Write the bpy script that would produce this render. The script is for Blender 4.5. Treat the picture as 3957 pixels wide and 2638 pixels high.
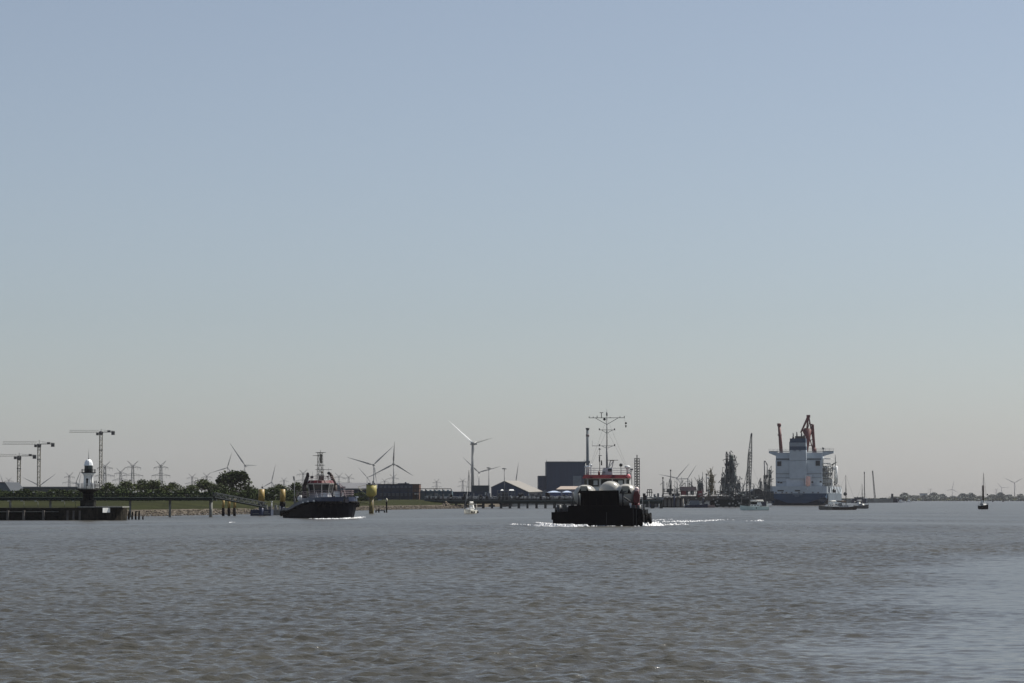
import bpy, math, random
import numpy as np
from mathutils import Vector, Matrix
for o in list(bpy.data.objects): bpy.data.objects.remove(o)
R = math.radians
SC = bpy.context.scene
COL = SC.collection
# ------------------------------------------------------------------ camera
FPX, W0, H0, HY, CH = 10000.0, 3957, 2638, 1924.0, 4.0     # focal length in photo pixels, photo size, horizon row, eye height
PITCH = math.atan((HY - H0/2)/FPX)
cam = bpy.data.cameras.new('camera'); camo = bpy.data.objects.new('camera', cam); COL.objects.link(camo)
cam.sensor_width = 36; cam.lens = 36*FPX/W0; cam.clip_start = 0.5; cam.clip_end = 60000
camo.location = (0, 0, CH); camo.rotation_euler = (math.pi/2 + PITCH, 0, 0); SC.camera = camo
# ------------------------------------------------------------------ sky, sun, exposure
SUN_AZ, SUN_EL = 62, 52
w = bpy.data.worlds.new('World'); SC.world = w; w.use_nodes = True
nt = w.node_tree; bg = nt.nodes['Background']
sky = nt.nodes.new('ShaderNodeTexSky'); sky.sky_type = 'NISHITA'; sky.sun_disc = False
sky.sun_elevation = R(SUN_EL); sky.sun_rotation = R(SUN_AZ); sky.air_density = 1.0; sky.dust_density = .7; sky.ozone_density = 1.6
hsv = nt.nodes.new('ShaderNodeHueSaturation'); hsv.inputs['Saturation'].default_value = .62
nt.links.new(sky.outputs[0], hsv.inputs['Color'])
tint = nt.nodes.new('ShaderNodeMix'); tint.data_type = 'RGBA'; tint.blend_type = 'MULTIPLY'; tint.inputs['Factor'].default_value = 1; tint.inputs['B'].default_value = (.925, .97, 1.04, 1)
nt.links.new(hsv.outputs[0], tint.inputs['A']); nt.links.new(tint.outputs['Result'], bg.inputs[0])
bg.inputs[1].default_value = 0.065
sl = bpy.data.lights.new('sun', 'SUN'); sl.energy = 4.9; sl.angle = R(0.5); sl.color = (1, .95, .87)
so = bpy.data.objects.new('sun', sl); COL.objects.link(so)
tosun = Vector((math.sin(R(SUN_AZ))*math.cos(R(SUN_EL)), math.cos(R(SUN_AZ))*math.cos(R(SUN_EL)), math.sin(R(SUN_EL))))
so.rotation_euler = tosun.to_track_quat('Z', 'Y').to_euler(); so.location = (100, 100, 200)
SC.view_settings.view_transform = 'Standard'; SC.view_settings.look = 'None'; SC.view_settings.gamma = 1
SC.view_settings.exposure = 0.4
SC.render.engine = 'CYCLES'
SC.cycles.volume_bounces = 1; SC.cycles.max_bounces = 6
# ------------------------------------------------------------------ helpers
def ray(px, py):
    u = (px - W0/2)/FPX; v = (H0/2 - py)/FPX
    c, s = math.cos(PITCH), math.sin(PITCH)
    return u/(c - v*s), (s + v*c)/(c - v*s)           # dx/dy, dz/dy
def X(px, Y): return ray(px, HY)[0]*Y
def Z(py, Y): return CH + ray(W0/2, py)[1]*Y
def YW(py): return CH/(-ray(W0/2, py)[1])             # distance of a waterline seen at row py
class Fr:                                             # local frame of a thing standing at distance Y
    def __init__(s, px, Y, z=0): s.Y = Y; s.o = Vector((X(px, Y), Y, z))
    def x(s, px, d=0): return X(px, s.Y+d) - s.o.x
    def z(s, py, d=0): return Z(py, s.Y+d) - s.o.z
    def s(s, n): return n*s.Y/FPX
MATS = {}
def M(name, col, rough=.6, var=.15, scale=.6, metal=0, spec=.5, bump=0, rust=None, rustamt=.0, stretch=(1,1,1)):
    if name in MATS: return MATS[name]
    m = bpy.data.materials.new(name); m.use_nodes = True; t = m.node_tree; b = t.nodes['Principled BSDF']
    b.inputs['Roughness'].default_value = rough; b.inputs['Metallic'].default_value = metal
    b.inputs['Specular IOR Level'].default_value = spec if rough < .75 else min(spec, .04)
    tc = t.nodes.new('ShaderNodeTexCoord'); mp = t.nodes.new('ShaderNodeMapping'); mp.inputs['Scale'].default_value = stretch
    t.links.new(tc.outputs['Object'], mp.inputs[0])
    n = t.nodes.new('ShaderNodeTexNoise'); n.inputs['Scale'].default_value = scale; n.inputs['Detail'].default_value = 5; n.inputs['Roughness'].default_value = .65
    t.links.new(mp.outputs[0], n.inputs['Vector'])
    r = t.nodes.new('ShaderNodeValToRGB'); r.color_ramp.elements[0].position = .32; r.color_ramp.elements[1].position = .68
    lo = [c*(1-var) for c in col]; hi = [min(1, c*(1+var)) for c in col]
    r.color_ramp.elements[0].color = (*lo, 1); r.color_ramp.elements[1].color = (*hi, 1)
    t.links.new(n.outputs['Fac'], r.inputs[0]); out = r.outputs[0]
    if rust:
        n2 = t.nodes.new('ShaderNodeTexNoise'); n2.inputs['Scale'].default_value = scale*1.7; n2.inputs['Detail'].default_value = 8; n2.inputs['Roughness'].default_value = .75
        mp2 = t.nodes.new('ShaderNodeMapping'); mp2.inputs['Scale'].default_value = (1.6, 1.6, .35); mp2.inputs['Location'].default_value = (7, 3, 1)
        t.links.new(tc.outputs['Object'], mp2.inputs[0]); t.links.new(mp2.outputs[0], n2.inputs['Vector'])
        r2 = t.nodes.new('ShaderNodeValToRGB'); p = .62 - rustamt*.3; r2.color_ramp.elements[0].position = p; r2.color_ramp.elements[1].position = p+.1
        t.links.new(n2.outputs['Fac'], r2.inputs[0])
        mx = t.nodes.new('ShaderNodeMix'); mx.data_type = 'RGBA'; mx.inputs['B'].default_value = (*rust, 1)
        t.links.new(r2.outputs[0], mx.inputs['Factor']); t.links.new(out, mx.inputs['A']); out = mx.outputs['Result']
    t.links.new(out, b.inputs['Base Color'])
    if bump:
        bp = t.nodes.new('ShaderNodeBump'); bp.inputs['Distance'].default_value = bump; t.links.new(n.outputs['Fac'], bp.inputs['Height']); t.links.new(bp.outputs[0], b.inputs['Normal'])
    MATS[name] = m; return m
class MB:
    def __init__(s): s.v = []; s.f = []; s.sm = []; s.T = Matrix()
    def add(s, vs, fs, smooth=False):
        n = len(s.v); s.v += [tuple(s.T @ Vector(p)) for p in vs]; s.f += [tuple(i+n for i in f) for f in fs]; s.sm += [smooth]*len(fs); return s
    def box(s, x0, x1, y0, y1, z0, z1):
        return s.add([(x,y,z) for z in (z0,z1) for y in (y0,y1) for x in (x0,x1)], [(0,2,3,1),(4,5,7,6),(0,1,5,4),(2,6,7,3),(0,4,6,2),(1,3,7,5)])
    def frus(s, a, b, z0, z1):           # a, b = (x0,x1,y0,y1) bottom and top rectangles
        return s.add([(a[0],a[2],z0),(a[1],a[2],z0),(a[0],a[3],z0),(a[1],a[3],z0),(b[0],b[2],z1),(b[1],b[2],z1),(b[0],b[3],z1),(b[1],b[3],z1)], [(0,2,3,1),(4,5,7,6),(0,1,5,4),(2,6,7,3),(0,4,6,2),(1,3,7,5)])
    def bar(s, p, q, r, r2=None, n=4, cap=True):
        p = Vector(p); q = Vector(q); d = q-p
        if d.length < 1e-6: return s
        r2 = r if r2 is None else r2
        z = d.normalized(); a = Vector((0,0,1)) if abs(z.z) < .9 else Vector((1,0,0)); x = z.cross(a).normalized(); y = z.cross(x)
        vs = []
        for c, rr in ((p,r),(q,r2)):
            for k in range(n):
                t = 2*math.pi*(k+.5)/n; vs.append(c + x*math.cos(t)*rr + y*math.sin(t)*rr)
        fs = [(k,(k+1)%n,n+(k+1)%n,n+k) for k in range(n)]
        s.add(vs, fs, n > 5)
        if cap: 
            m = len(s.v)-2*n; s.f += [tuple(m+k for k in range(n))[::-1], tuple(m+n+k for k in range(n))]; s.sm += [False, False]
        return s
    def path(s, pts, r, n=5):
        for a, b in zip(pts, pts[1:]): s.bar(a, b, r, n=n)
        return s
    def lathe(s, prof, c=(0,0,0), n=16, smooth=True):  # prof [(r,z)]
        vs = []; 
        for r, z in prof:
            for k in range(n):
                t = 2*math.pi*k/n; vs.append((c[0]+r*math.cos(t), c[1]+r*math.sin(t), c[2]+z))
        fs = [(i*n+k, i*n+(k+1)%n, (i+1)*n+(k+1)%n, (i+1)*n+k) for i in range(len(prof)-1) for k in range(n)]
        s.add(vs, fs, smooth); m = len(s.v)-len(vs)
        s.f += [tuple(m+k for k in range(n))[::-1], tuple(m+(len(prof)-1)*n+k for k in range(n))]; s.sm += [False, False]
        return s
    def ball(s, c, r, n=12, sz=1):
        return s.lathe([(max(.001, r*math.sin(math.pi*i/8)), -r*sz*math.cos(math.pi*i/8)) for i in range(9)], c, n)
    def prism(s, poly, y0, y1):          # poly in x,z, extruded along y
        n = len(poly); return s.add([(x,y0,z) for x,z in poly]+[(x,y1,z) for x,z in poly], [tuple(range(n)), tuple(range(2*n-1,n-1,-1))]+[(i,n+i,n+(i+1)%n,(i+1)%n) for i in range(n)])
    def prismx(s, poly, x0, x1):         # poly in y,z, extruded along x
        n = len(poly); return s.add([(x0,y,z) for y,z in poly]+[(x1,y,z) for y,z in poly], [tuple(range(n-1,-1,-1)), tuple(range(n,2*n))]+[(i,(i+1)%n,n+(i+1)%n,n+i) for i in range(n)])
    def lattice(s, p, q, w, bays, r, w2=None, rd=None):   # square lattice beam
        p = Vector(p); q = Vector(q); d = (q-p).normalized(); a = Vector((0,0,1)) if abs(d.z) < .7 else Vector((0,1,0))
        x = d.cross(a).normalized(); y = d.cross(x).normalized(); w2 = w if w2 is None else w2; rd = rd or r*.7
        def cs(t):
            c = p.lerp(q, t); ww = (w+(w2-w)*t)/2; return [c + x*i*ww + y*j*ww for i,j in ((-1,-1),(1,-1),(1,1),(-1,1))]
        A = cs(0)
        for k in range(bays):
            B = cs((k+1)/bays)
            for i in range(4):
                s.bar(A[i], B[i], r, n=4, cap=False); j = (i+1)%4
                s.bar(A[i] if k%2 else A[j], B[j] if k%2 else B[i], rd, n=3, cap=False); s.bar(B[i], B[j], rd, n=3, cap=False)
            A = B
        return s
    def rail(s, pts, h, r=.03, rows=3, step=1.5):
        for a, b in zip(pts, pts[1:]):
            a = Vector(a); b = Vector(b); n = max(1, int((b-a).length/step))
            for k in range(n+1):
                c = a.lerp(b, k/n); s.bar(c, c+Vector((0,0,h)), r, n=4)
            for j in range(rows):
                z = Vector((0,0,h*(j+1)/rows)); s.bar(a+z, b+z, r, n=4)
        return s
    def hull(s, st, deck=True, cap=True):            # st = [(x, [(halfbreadth, z) from keel to top])]
        m = len(st[0][1]); vs = []
        for x, pr in st:
            for sg in (1, -1):
                for b, z in pr: vs.append((x, sg*b, z))
        fs = []; q = 2*m
        for i in range(len(st)-1):
            a, b = i*q, (i+1)*q
            for k in range(m-1):
                fs.append((a+k, a+k+1, b+k+1, b+k)); fs.append((a+m+k, b+m+k, b+m+k+1, a+m+k+1))
            fs.append((a, b, b+m, a+m))
            if deck: fs.append((a+m-1, a+2*m-1, b+2*m-1, b+m-1))
        if cap:
            for i in (0, len(st)-1):
                a = i*q; fs.append(tuple(a+k for k in range(m)) + tuple(a+m+k for k in range(m-1,-1,-1)))
        return s.add(vs, fs)
    def build(s, name, mat, parent=None, at=None):
        me = bpy.data.meshes.new(name); me.from_pydata(s.v, [], s.f); me.polygons.foreach_set('use_smooth', s.sm); me.materials.append(mat); me.update()
        o = bpy.data.objects.new(name, me); COL.objects.link(o)
        if parent: o.parent = parent
        if at is not None: o.location = at
        return o
def tag(o, label=None, cat=None, group=None, kind=None):
    if label: o['label'] = label
    if cat: o['category'] = cat
    if group: o['group'] = group
    if kind: o['kind'] = kind
    return o
def thing(name, label, cat, loc, rz=0, group=None):
    o = bpy.data.objects.new(name, None); COL.objects.link(o); o.empty_display_size = .5
    o.location = loc; o.rotation_euler = (0,0,rz); return tag(o, label, cat, group)
def dup(root, loc, label, rz=None, sc=None):
    r = root.copy(); COL.objects.link(r); r.location = loc; r['label'] = label
    if rz is not None: r.rotation_euler = (0,0,rz)
    if sc is not None: r.scale = sc
    for ch in list(root.children):
        c = ch.copy(); COL.objects.link(c); c.parent = r
        for g in list(ch.children):
            d = g.copy(); COL.objects.link(d); d.parent = c
    return r
# ------------------------------------------------------------------ materials
STEEL = M('grey steel', (.14,.145,.15), .5, .2); DSTEEL = M('dark steel', (.025,.028,.03), .5, .25)
BLACK = M('black paint', (.0025,.0025,.003), .6, .4, spec=.05); WHITE = M('white paint', (.72,.73,.72), .4, .08, 1.2, rust=(.3,.22,.15), rustamt=.1)
NAVY = M('navy hull paint', (.018,.028,.06), .35, .25, 1, spec=.3); RED = M('red paint', (.1,.003,.005), .4, .15)
GLASS = M('dark window glass', (.03,.034,.033), .08, .2, spec=.6); YEL = M('yellow paint', (.28,.19,.045), .5, .15, 1, rust=(.16,.07,.03), rustamt=.25)
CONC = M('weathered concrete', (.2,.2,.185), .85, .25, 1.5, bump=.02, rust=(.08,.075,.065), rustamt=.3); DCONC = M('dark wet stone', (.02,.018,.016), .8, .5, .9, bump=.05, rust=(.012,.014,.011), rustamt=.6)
WOOD = M('black tarred timber', (.006,.0055,.005), .9, .4, spec=.05); TURB_SHADE = M('shade-painted turbine grey', (.2,.21,.2), .5, .06); TURB_SUN = M('sun-painted turbine blade', (.75,.76,.76), .35, .04)  # turbine tones: shade painted into the grey, sunlight into the white blade
GALV = M('galvanised lattice steel', (.09,.1,.1), .5, .15); CRANEY = M('tower crane ochre', (.2,.18,.13), .5, .15)
CLAD = M('navy cladding', (.015,.036,.078), .5, .15, .15, stretch=(4,4,.3)); CLADL = M('light cladding', (.11,.135,.16), .5, .15, .3)
ROOFC = M('cream sheet roof', (.19,.175,.15), .6, .12, .3); ROOFG = M('grey sheet roof', (.13,.13,.135), .6, .12, .2); BRICK = M('brown brick', (.12,.08,.065), .8, .2, .8)
DBRICK = M('dark facade', (.035,.045,.07), .6, .3, .4); TANKM = M('white tank enamel', (.42,.41,.37), .25, .07, 1.2)
GREENP = M('dark green paint', (.014,.024,.023), .8, .3, .5)
# ------------------------------------------------------------------ water
def smooth(a, b, x): t = np.clip((x-a)/(b-a), 0, 1); return t*t*(3-2*t)
def build_water():
    rng = np.random.default_rng(4)
    ys = [-300, -150, -60, -20, 0, 10, 20, 28, 35]; y = 42.
    while y < 720: ys.append(y); y += .115+max(0, y-70)*.0009
    while y < 16000: ys.append(y); y *= 1.012
    ys = np.array(ys+[16000.]); uc = np.linspace(-.25, .25, 880); side = np.geomspace(.265, 3, 30); us = np.concatenate([-side[::-1], uc, side])
    Yg = np.repeat(ys[:,None], len(us), 1); Xg = us[None,:]*(np.maximum(Yg, 60)+70)
    dy = np.gradient(ys)[:,None]; dx = np.gradient(us)[None,:]*(np.maximum(Yg, 60)+70); sp = np.maximum(dy*np.ones_like(dx), dx*.8)
    # wakes and slicks: soft smooth lanes that damp the chop
    calm = np.zeros_like(Yg)
    def band(px0, py0, px1, py1, wpx, amt):
        nonlocal calm
        ya, yb = YW(py0), YW(py1); xa, xb = X(px0, ya), X(px1, yb); L = math.hypot(xb-xa, yb-ya); tx, ty = (xb-xa)/L, (yb-ya)/L
        al = (Xg-xa)*tx + (Yg-ya)*ty; pr = -(Xg-xa)*ty + (Yg-ya)*tx + 2.5*np.sin(al*.05+px0)
        wm = YW(py0-wpx/2)-YW(py0+wpx/2)
        calm = np.maximum(calm, amt*np.exp(-(pr/wm*1.6)**2)*smooth(-30, 10, al)*smooth(-30, 10, L-al))
    band(-200, 2034, 1300, 2018, 4, 1); band(-200, 2014, 700, 2016, 3, .8); band(1200, 2008, 2130, 1998, 3, .9); band(3000, 2014, 4300, 2030, 3.5, .9)
    band(2600, 1985, 3900, 1990, 2.5, .7); band(3300, 2000, 4300, 2012, 3, .7); band(1300, 2052, 3000, 2060, 3, .45)
    unres = np.zeros_like(Yg); tot = 0; H = np.zeros_like(Yg); DX = np.zeros_like(Yg); DY = np.zeros_like(Yg)
    N = 96; lam = np.geomspace(.24, 2.9, N)*rng.uniform(.95, 1.05, N); th = R(80) + rng.normal(0, .6, N); ph = rng.uniform(0, 6.28, N)
    for l, t, p in zip(lam, th, ph):
        k = 2*math.pi/l; sl_ = .047 if l < .7 else .047*(.7/l)**1.0; a = sl_/k
        wgt = smooth(1.6, 2.7, l/sp).astype(np.float32)
        arg = ((k*(Xg*math.cos(t)+Yg*math.sin(t))+p) % (2*math.pi)).astype(np.float32)
        unres += (1-wgt)*sl_**2; tot += sl_**2; H += wgt*a*np.cos(arg); s = np.sin(arg)*wgt*a*.5; DX -= s*math.cos(t); DY -= s*math.sin(t)
    gust = .85+.4*np.sin(Xg*.031+Yg*.017+1)*np.sin(Yg*.023-Xg*.011) + .15*np.sin(Xg*.11+Yg*.07)*np.sin(Yg*.09)
    # calmer lee on the near right, the patch that mirrors the upper sky
    ln = Xg - (5.2 + (Yg-56)*.19 + 1.3*np.sin(Yg*.16) + .7*np.sin(Yg*.41+2) + .8*np.sin(Yg*1.1+Xg*.6))
    patch = smooth(-3, 5, ln)*smooth(200, 165, Yg)*smooth(20, 60, Yg)
    A = gust*(1-.75*calm)*(1-.7*patch); unres = np.sqrt(unres/tot)
    V = np.stack([Xg+DX*A, Yg+DY*A, H*A], -1).reshape(-1, 3)
    nr, nc = Yg.shape; idx = np.arange(nr*nc).reshape(nr, nc)
    F = np.stack([idx[:-1,:-1], idx[:-1,1:], idx[1:,1:], idx[1:,:-1]], -1).reshape(-1, 4)
    me = bpy.data.meshes.new('water'); me.vertices.add(len(V)); me.vertices.foreach_set('co', V.ravel().astype(np.float32))
    me.loops.add(F.size); me.loops.foreach_set('vertex_index', F.ravel().astype(np.int32))
    me.polygons.add(len(F)); me.polygons.foreach_set('loop_start', np.arange(0, F.size, 4, dtype=np.int32)); me.polygons.foreach_set('use_smooth', np.ones(len(F), bool))
    me.update(calc_edges=True)
    for nm, arr in (('calm', calm), ('patch', patch), ('chop', unres)):
        at = me.attributes.new(nm, 'FLOAT', 'POINT'); at.data.foreach_set('value', arr.ravel().astype(np.float32))
    m = bpy.data.materials.new('silty river water'); m.use_nodes = True; t = m.node_tree; b = t.nodes['Principled BSDF']; L = t.links
    b.inputs['IOR'].default_value = 1.33
    geo = t.nodes.new('ShaderNodeNewGeometry'); ca = t.nodes.new('ShaderNodeAttribute'); ca.attribute_name = 'calm'; pa = t.nodes.new('ShaderNodeAttribute'); pa.attribute_name = 'patch'
    def noise(sc, st, det, ro=.6):
        mp = t.nodes.new('ShaderNodeMapping'); mp.inputs['Scale'].default_value = st; mp.inputs['Rotation'].default_value = (0,0,R(8)); L.new(geo.outputs['Position'], mp.inputs[0])
        n = t.nodes.new('ShaderNodeTexNoise'); n.inputs['Scale'].default_value = sc; n.inputs['Detail'].default_value = det; n.inputs['Roughness'].default_value = ro; L.new(mp.outputs[0], n.inputs['Vector']); return n.outputs['Fac']
    def math_(op, a, bb):
        n = t.nodes.new('ShaderNodeMath'); n.operation = op
        for i, q in enumerate((a, bb)):
            if isinstance(q, (int, float)): n.inputs[i].default_value = q
            else: L.new(q, n.inputs[i])
        return n.outputs[0]
    r = t.nodes.new('ShaderNodeValToRGB'); r.color_ramp.elements[0].position = .35; r.color_ramp.elements[1].position = .65
    r.color_ramp.elements[0].color = (.049,.047,.038,1); r.color_ramp.elements[1].color = (.07,.067,.054,1)
    L.new(noise(.05, (1,.4,1), 6), r.inputs[0]); L.new(r.outputs[0], b.inputs['Base Color'])
    ch = t.nodes.new('ShaderNodeAttribute'); ch.attribute_name = 'chop'   # ripples too fine for the mesh
    rough = math_('ADD', math_('MULTIPLY', ch.outputs['Fac'], .15), math_('ADD', .11, math_('MULTIPLY', noise(.03, (1,.3,1), 3), .08))); L.new(rough, b.inputs['Roughness'])
    h = math_('ADD', math_('MULTIPLY', noise(.9, (.4,1,1), 3, .6), .16), math_('ADD', math_('MULTIPLY', noise(2.6, (.5,1,1), 4, .65), .1), math_('MULTIPLY', noise(8, (.5,1,1), 3, .6), .025)))
    bp = t.nodes.new('ShaderNodeBump'); bp.inputs['Distance'].default_value = 1
    stg = math_('SUBTRACT', 1, math_('ADD', math_('MULTIPLY', ca.outputs['Fac'], .8), math_('MULTIPLY', pa.outputs['Fac'], .8)))
    L.new(math_('MULTIPLY', stg, 1.0), bp.inputs['Strength']); L.new(h, bp.inputs['Height']); L.new(bp.outputs[0], b.inputs['Normal'])
    me.materials.append(m); o = bpy.data.objects.new('water', me); COL.objects.link(o); tag(o, kind='structure')
build_water()
# ------------------------------------------------------------------ land
# shoreline control points: photo column, waterline distance
SH = [(-9000,520),(-900,545),(0,560),(550,566),(940,645),(1390,850),(1720,975),(1900,1180),(2100,1500),(2500,1700),(3450,2250),(3470,3000),(3520,3500),(3957,4600),(5200,5200),(14000,5600)]
def land():
    rnd = random.Random(3); cols = []
    for (a, ya), (b, yb) in zip(SH, SH[1:]):
        n = max(2, int(math.hypot(X(b,yb)-X(a,ya), yb-ya)/6)); n = min(n, 260)
        for k in range(n):
            t = k/n; Y = ya+(yb-ya)*t; xx = X(a,ya)+(X(b,yb)-X(a,ya))*t; cols.append((xx, Y))
    g = MB(); offs = [(-6,-1.0),(0,-.1),(9,1.05),(11,1.25),(60,2.6),(85,3.25),(110,3.2),(400,3.0),(2500,3.0),(11000,3.0)]
    vs = []; 
    for i, (xx, Y) in enumerate(cols):
        for j, (d, z) in enumerate(offs):
            far = min(d, max(0, 15500-Y)); vs.append((xx*(1+d/Y*.9), Y+far+(rnd.uniform(-1.0,1.0) if j in (1,2) else 0), z+(rnd.uniform(-.12,.12) if j>1 else 0)))
    m = len(offs); fs = [(i*m+j, (i+1)*m+j, (i+1)*m+j+1, i*m+j+1) for i in range(len(cols)-1) for j in range(m-1)]
    g.add(vs, fs); me = g.build('ground', M('dyke grass', (.02,.0225,.006), .9, .35, .06, bump=.05)); tag(me, kind='structure')
    # stones of the shore revetment
    st = MB(); 
    for xx, Y in cols:
        if Y < 1050 and -160 < xx < 40:
            for k in range(70):
                d = rnd.uniform(-.5, 10.5); r = rnd.uniform(.12,.4); cx, cy, cz = xx+rnd.uniform(-3.2,3.2)+xx*d/Y, Y+d, d*.115+.02
                vs = [(cx+r*rnd.uniform(.7,1.2)*math.cos(a), cy+r*rnd.uniform(.6,1)*math.sin(a), cz+z*r*.6) for z in (-.5,.4) for a in (0,1.3,2.4,3.6,4.9)]+[(cx,cy,cz+r*.6)]
                st.add(vs, [(k2,(k2+1)%5,5+(k2+1)%5,5+k2) for k2 in range(5)]+[(5+k2,5+(k2+1)%5,10) for k2 in range(5)])
    o = st.build('shore_stones', M('pale revetment stones', (.13,.112,.09), .9, .35, .8)); tag(o, 'band of pale stones along the foot of the grassy dyke', 'stones', kind='stuff')
    rv = MB(); cc = [c for c in cols if c[1] < 1400 and -175 < c[0] < 60]
    for (xa, ya), (xb, yb) in zip(cc, cc[1:]):
        for d0, d1 in ((0,3),(3,6),(6,9),(9,11.3)):
            f = lambda x, y, d: (x*(1+d/y), y+d, -.02+.115*d+.12*min(1,d/3))
            rv.add([f(xa,ya,d0), f(xb,yb,d0), f(xb,yb,d1), f(xa,ya,d1)], [(0,1,2,3)])
    tag(rv.build('revetment', M('revetment rubble', (.09,.078,.063), .95, .4, .35, bump=.15)), kind='structure')
    # wet dark foot of the revetment
    wb = MB()
    cc = [c for c in cols if c[1] < 1050 and -170 < c[0] < 40]
    for (xa, ya), (xb, yb) in zip(cc, cc[1:]):
        wb.add([(xa, ya-1.5,-.4),(xb,yb-1.5,-.4),(xb,yb+2.2,.36),(xa,ya+2.2,.36)], [(0,1,2,3)])
    bk = MB()
    for (xa, ya), (xb, yb) in zip(cols, cols[1:]):
        if 1050 <= ya < 3300 and xa > 0: bk.add([(xa,ya-1,-1),(xb,yb-1,-1),(xb,yb-1,3.4),(xa,ya-1,3.4),(xa*1.01,ya+14,3.4),(xb*1.01,yb+14,3.4)], [(0,1,2,3),(3,2,5,4)])
    tag(bk.build('quay_wall', M('dark quay wall', (.025,.032,.038), .85, .4, .08), None), 'long dark quay wall lining the far bank behind the jetty and the ship', 'quay wall')
    tag(wb.build('wet_mud', M('wet mud', (.03,.026,.022), .6, .3, .3)), kind='structure')
land()
# ------------------------------------------------------------------ lighthouse on its stone mole
def mole():
    f = Fr(425, 465); y0 = 0
    t = thing('harbour_mole', 'long dark stone mole with a rounded pale concrete head, running out under the lighthouse', 'mole', f.o)
    xl = f.x(-900); 
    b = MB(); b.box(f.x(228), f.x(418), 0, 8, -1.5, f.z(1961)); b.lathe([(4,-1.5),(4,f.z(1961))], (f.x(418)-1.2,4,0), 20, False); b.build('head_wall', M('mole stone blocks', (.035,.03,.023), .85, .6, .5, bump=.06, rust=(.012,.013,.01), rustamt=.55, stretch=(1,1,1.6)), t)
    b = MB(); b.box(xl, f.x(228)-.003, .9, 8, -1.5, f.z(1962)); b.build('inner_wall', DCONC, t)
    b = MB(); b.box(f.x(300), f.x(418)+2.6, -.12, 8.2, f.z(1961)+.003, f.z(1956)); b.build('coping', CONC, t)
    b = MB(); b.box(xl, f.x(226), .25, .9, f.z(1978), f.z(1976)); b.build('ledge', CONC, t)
    for px in (30, 92, 168, 262, 285, 309): 
        b = MB(); b.box(f.x(px)-.18, f.x(px)+.18, -.15, .6 if px < 228 else -.003, -1.2, f.z(1972)); b.build('fender_post', M('fender timber', (.12,.11,.1), .8, .4), t)
    b = MB(); b.box(-.85,.85, -.04, .04, f.z(1980), f.z(1961)-.03); bd = b.build('sign_board', M('sign white', (.85,.85,.82), .4, .05), t, (f.x(413),-.55,0)); bd.rotation_euler = (0,0,R(50)); MB().box(-.06,.06,.04,.7,f.z(1975),f.z(1972)).build('bracket', DSTEEL, bd)
    b = MB()
    for i, (a, c) in enumerate(((404,421),(405,415),(403,419))): b.box((a-413)*.05, (c-413)*.05, -.046, -.043, f.z(1966+i*4.4), f.z(1965+i*4.4))
    b.build('lettering', M('faded grey lettering', (.5,.5,.5), .5, .1), bd)
    b = MB(); b.rail([(f.x(330),.6,f.z(1956)),(f.x(414),.6,f.z(1956))], .55, .02, 2, 2.2); b.build('railing', GALV, t)
    for i, px in enumerate((42, 93, 147, 250, 292)):
        g = Fr(px, 468, CH-(1962-HY)*.0468)
        l = thing('pier_lamp', ['thin curved lamp post at the left edge of the mole', 'curved lamp post standing second from the left on the mole', 'pale-headed curved lamp post midway along the mole', 'slim lamp post on the mole two steps left of the lighthouse', 'slim lamp post on the mole just left of the lighthouse'][i], 'lamp post', g.o, 0, 'lamp posts along the mole')
        h = 1.25; b = MB(); b.path([(0,0,0),(0,0,h*.75),(-.08,0,h*.92),(-.28,0,h)], .035, 6); b.build('post', GALV, l)
        b = MB(); b.box(-.62,-.26,-.09,.09,h-.03,h+.05); b.build('lamp_head', M('lamp head', (.6,.6,.58), .4), l)
mole()
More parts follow.
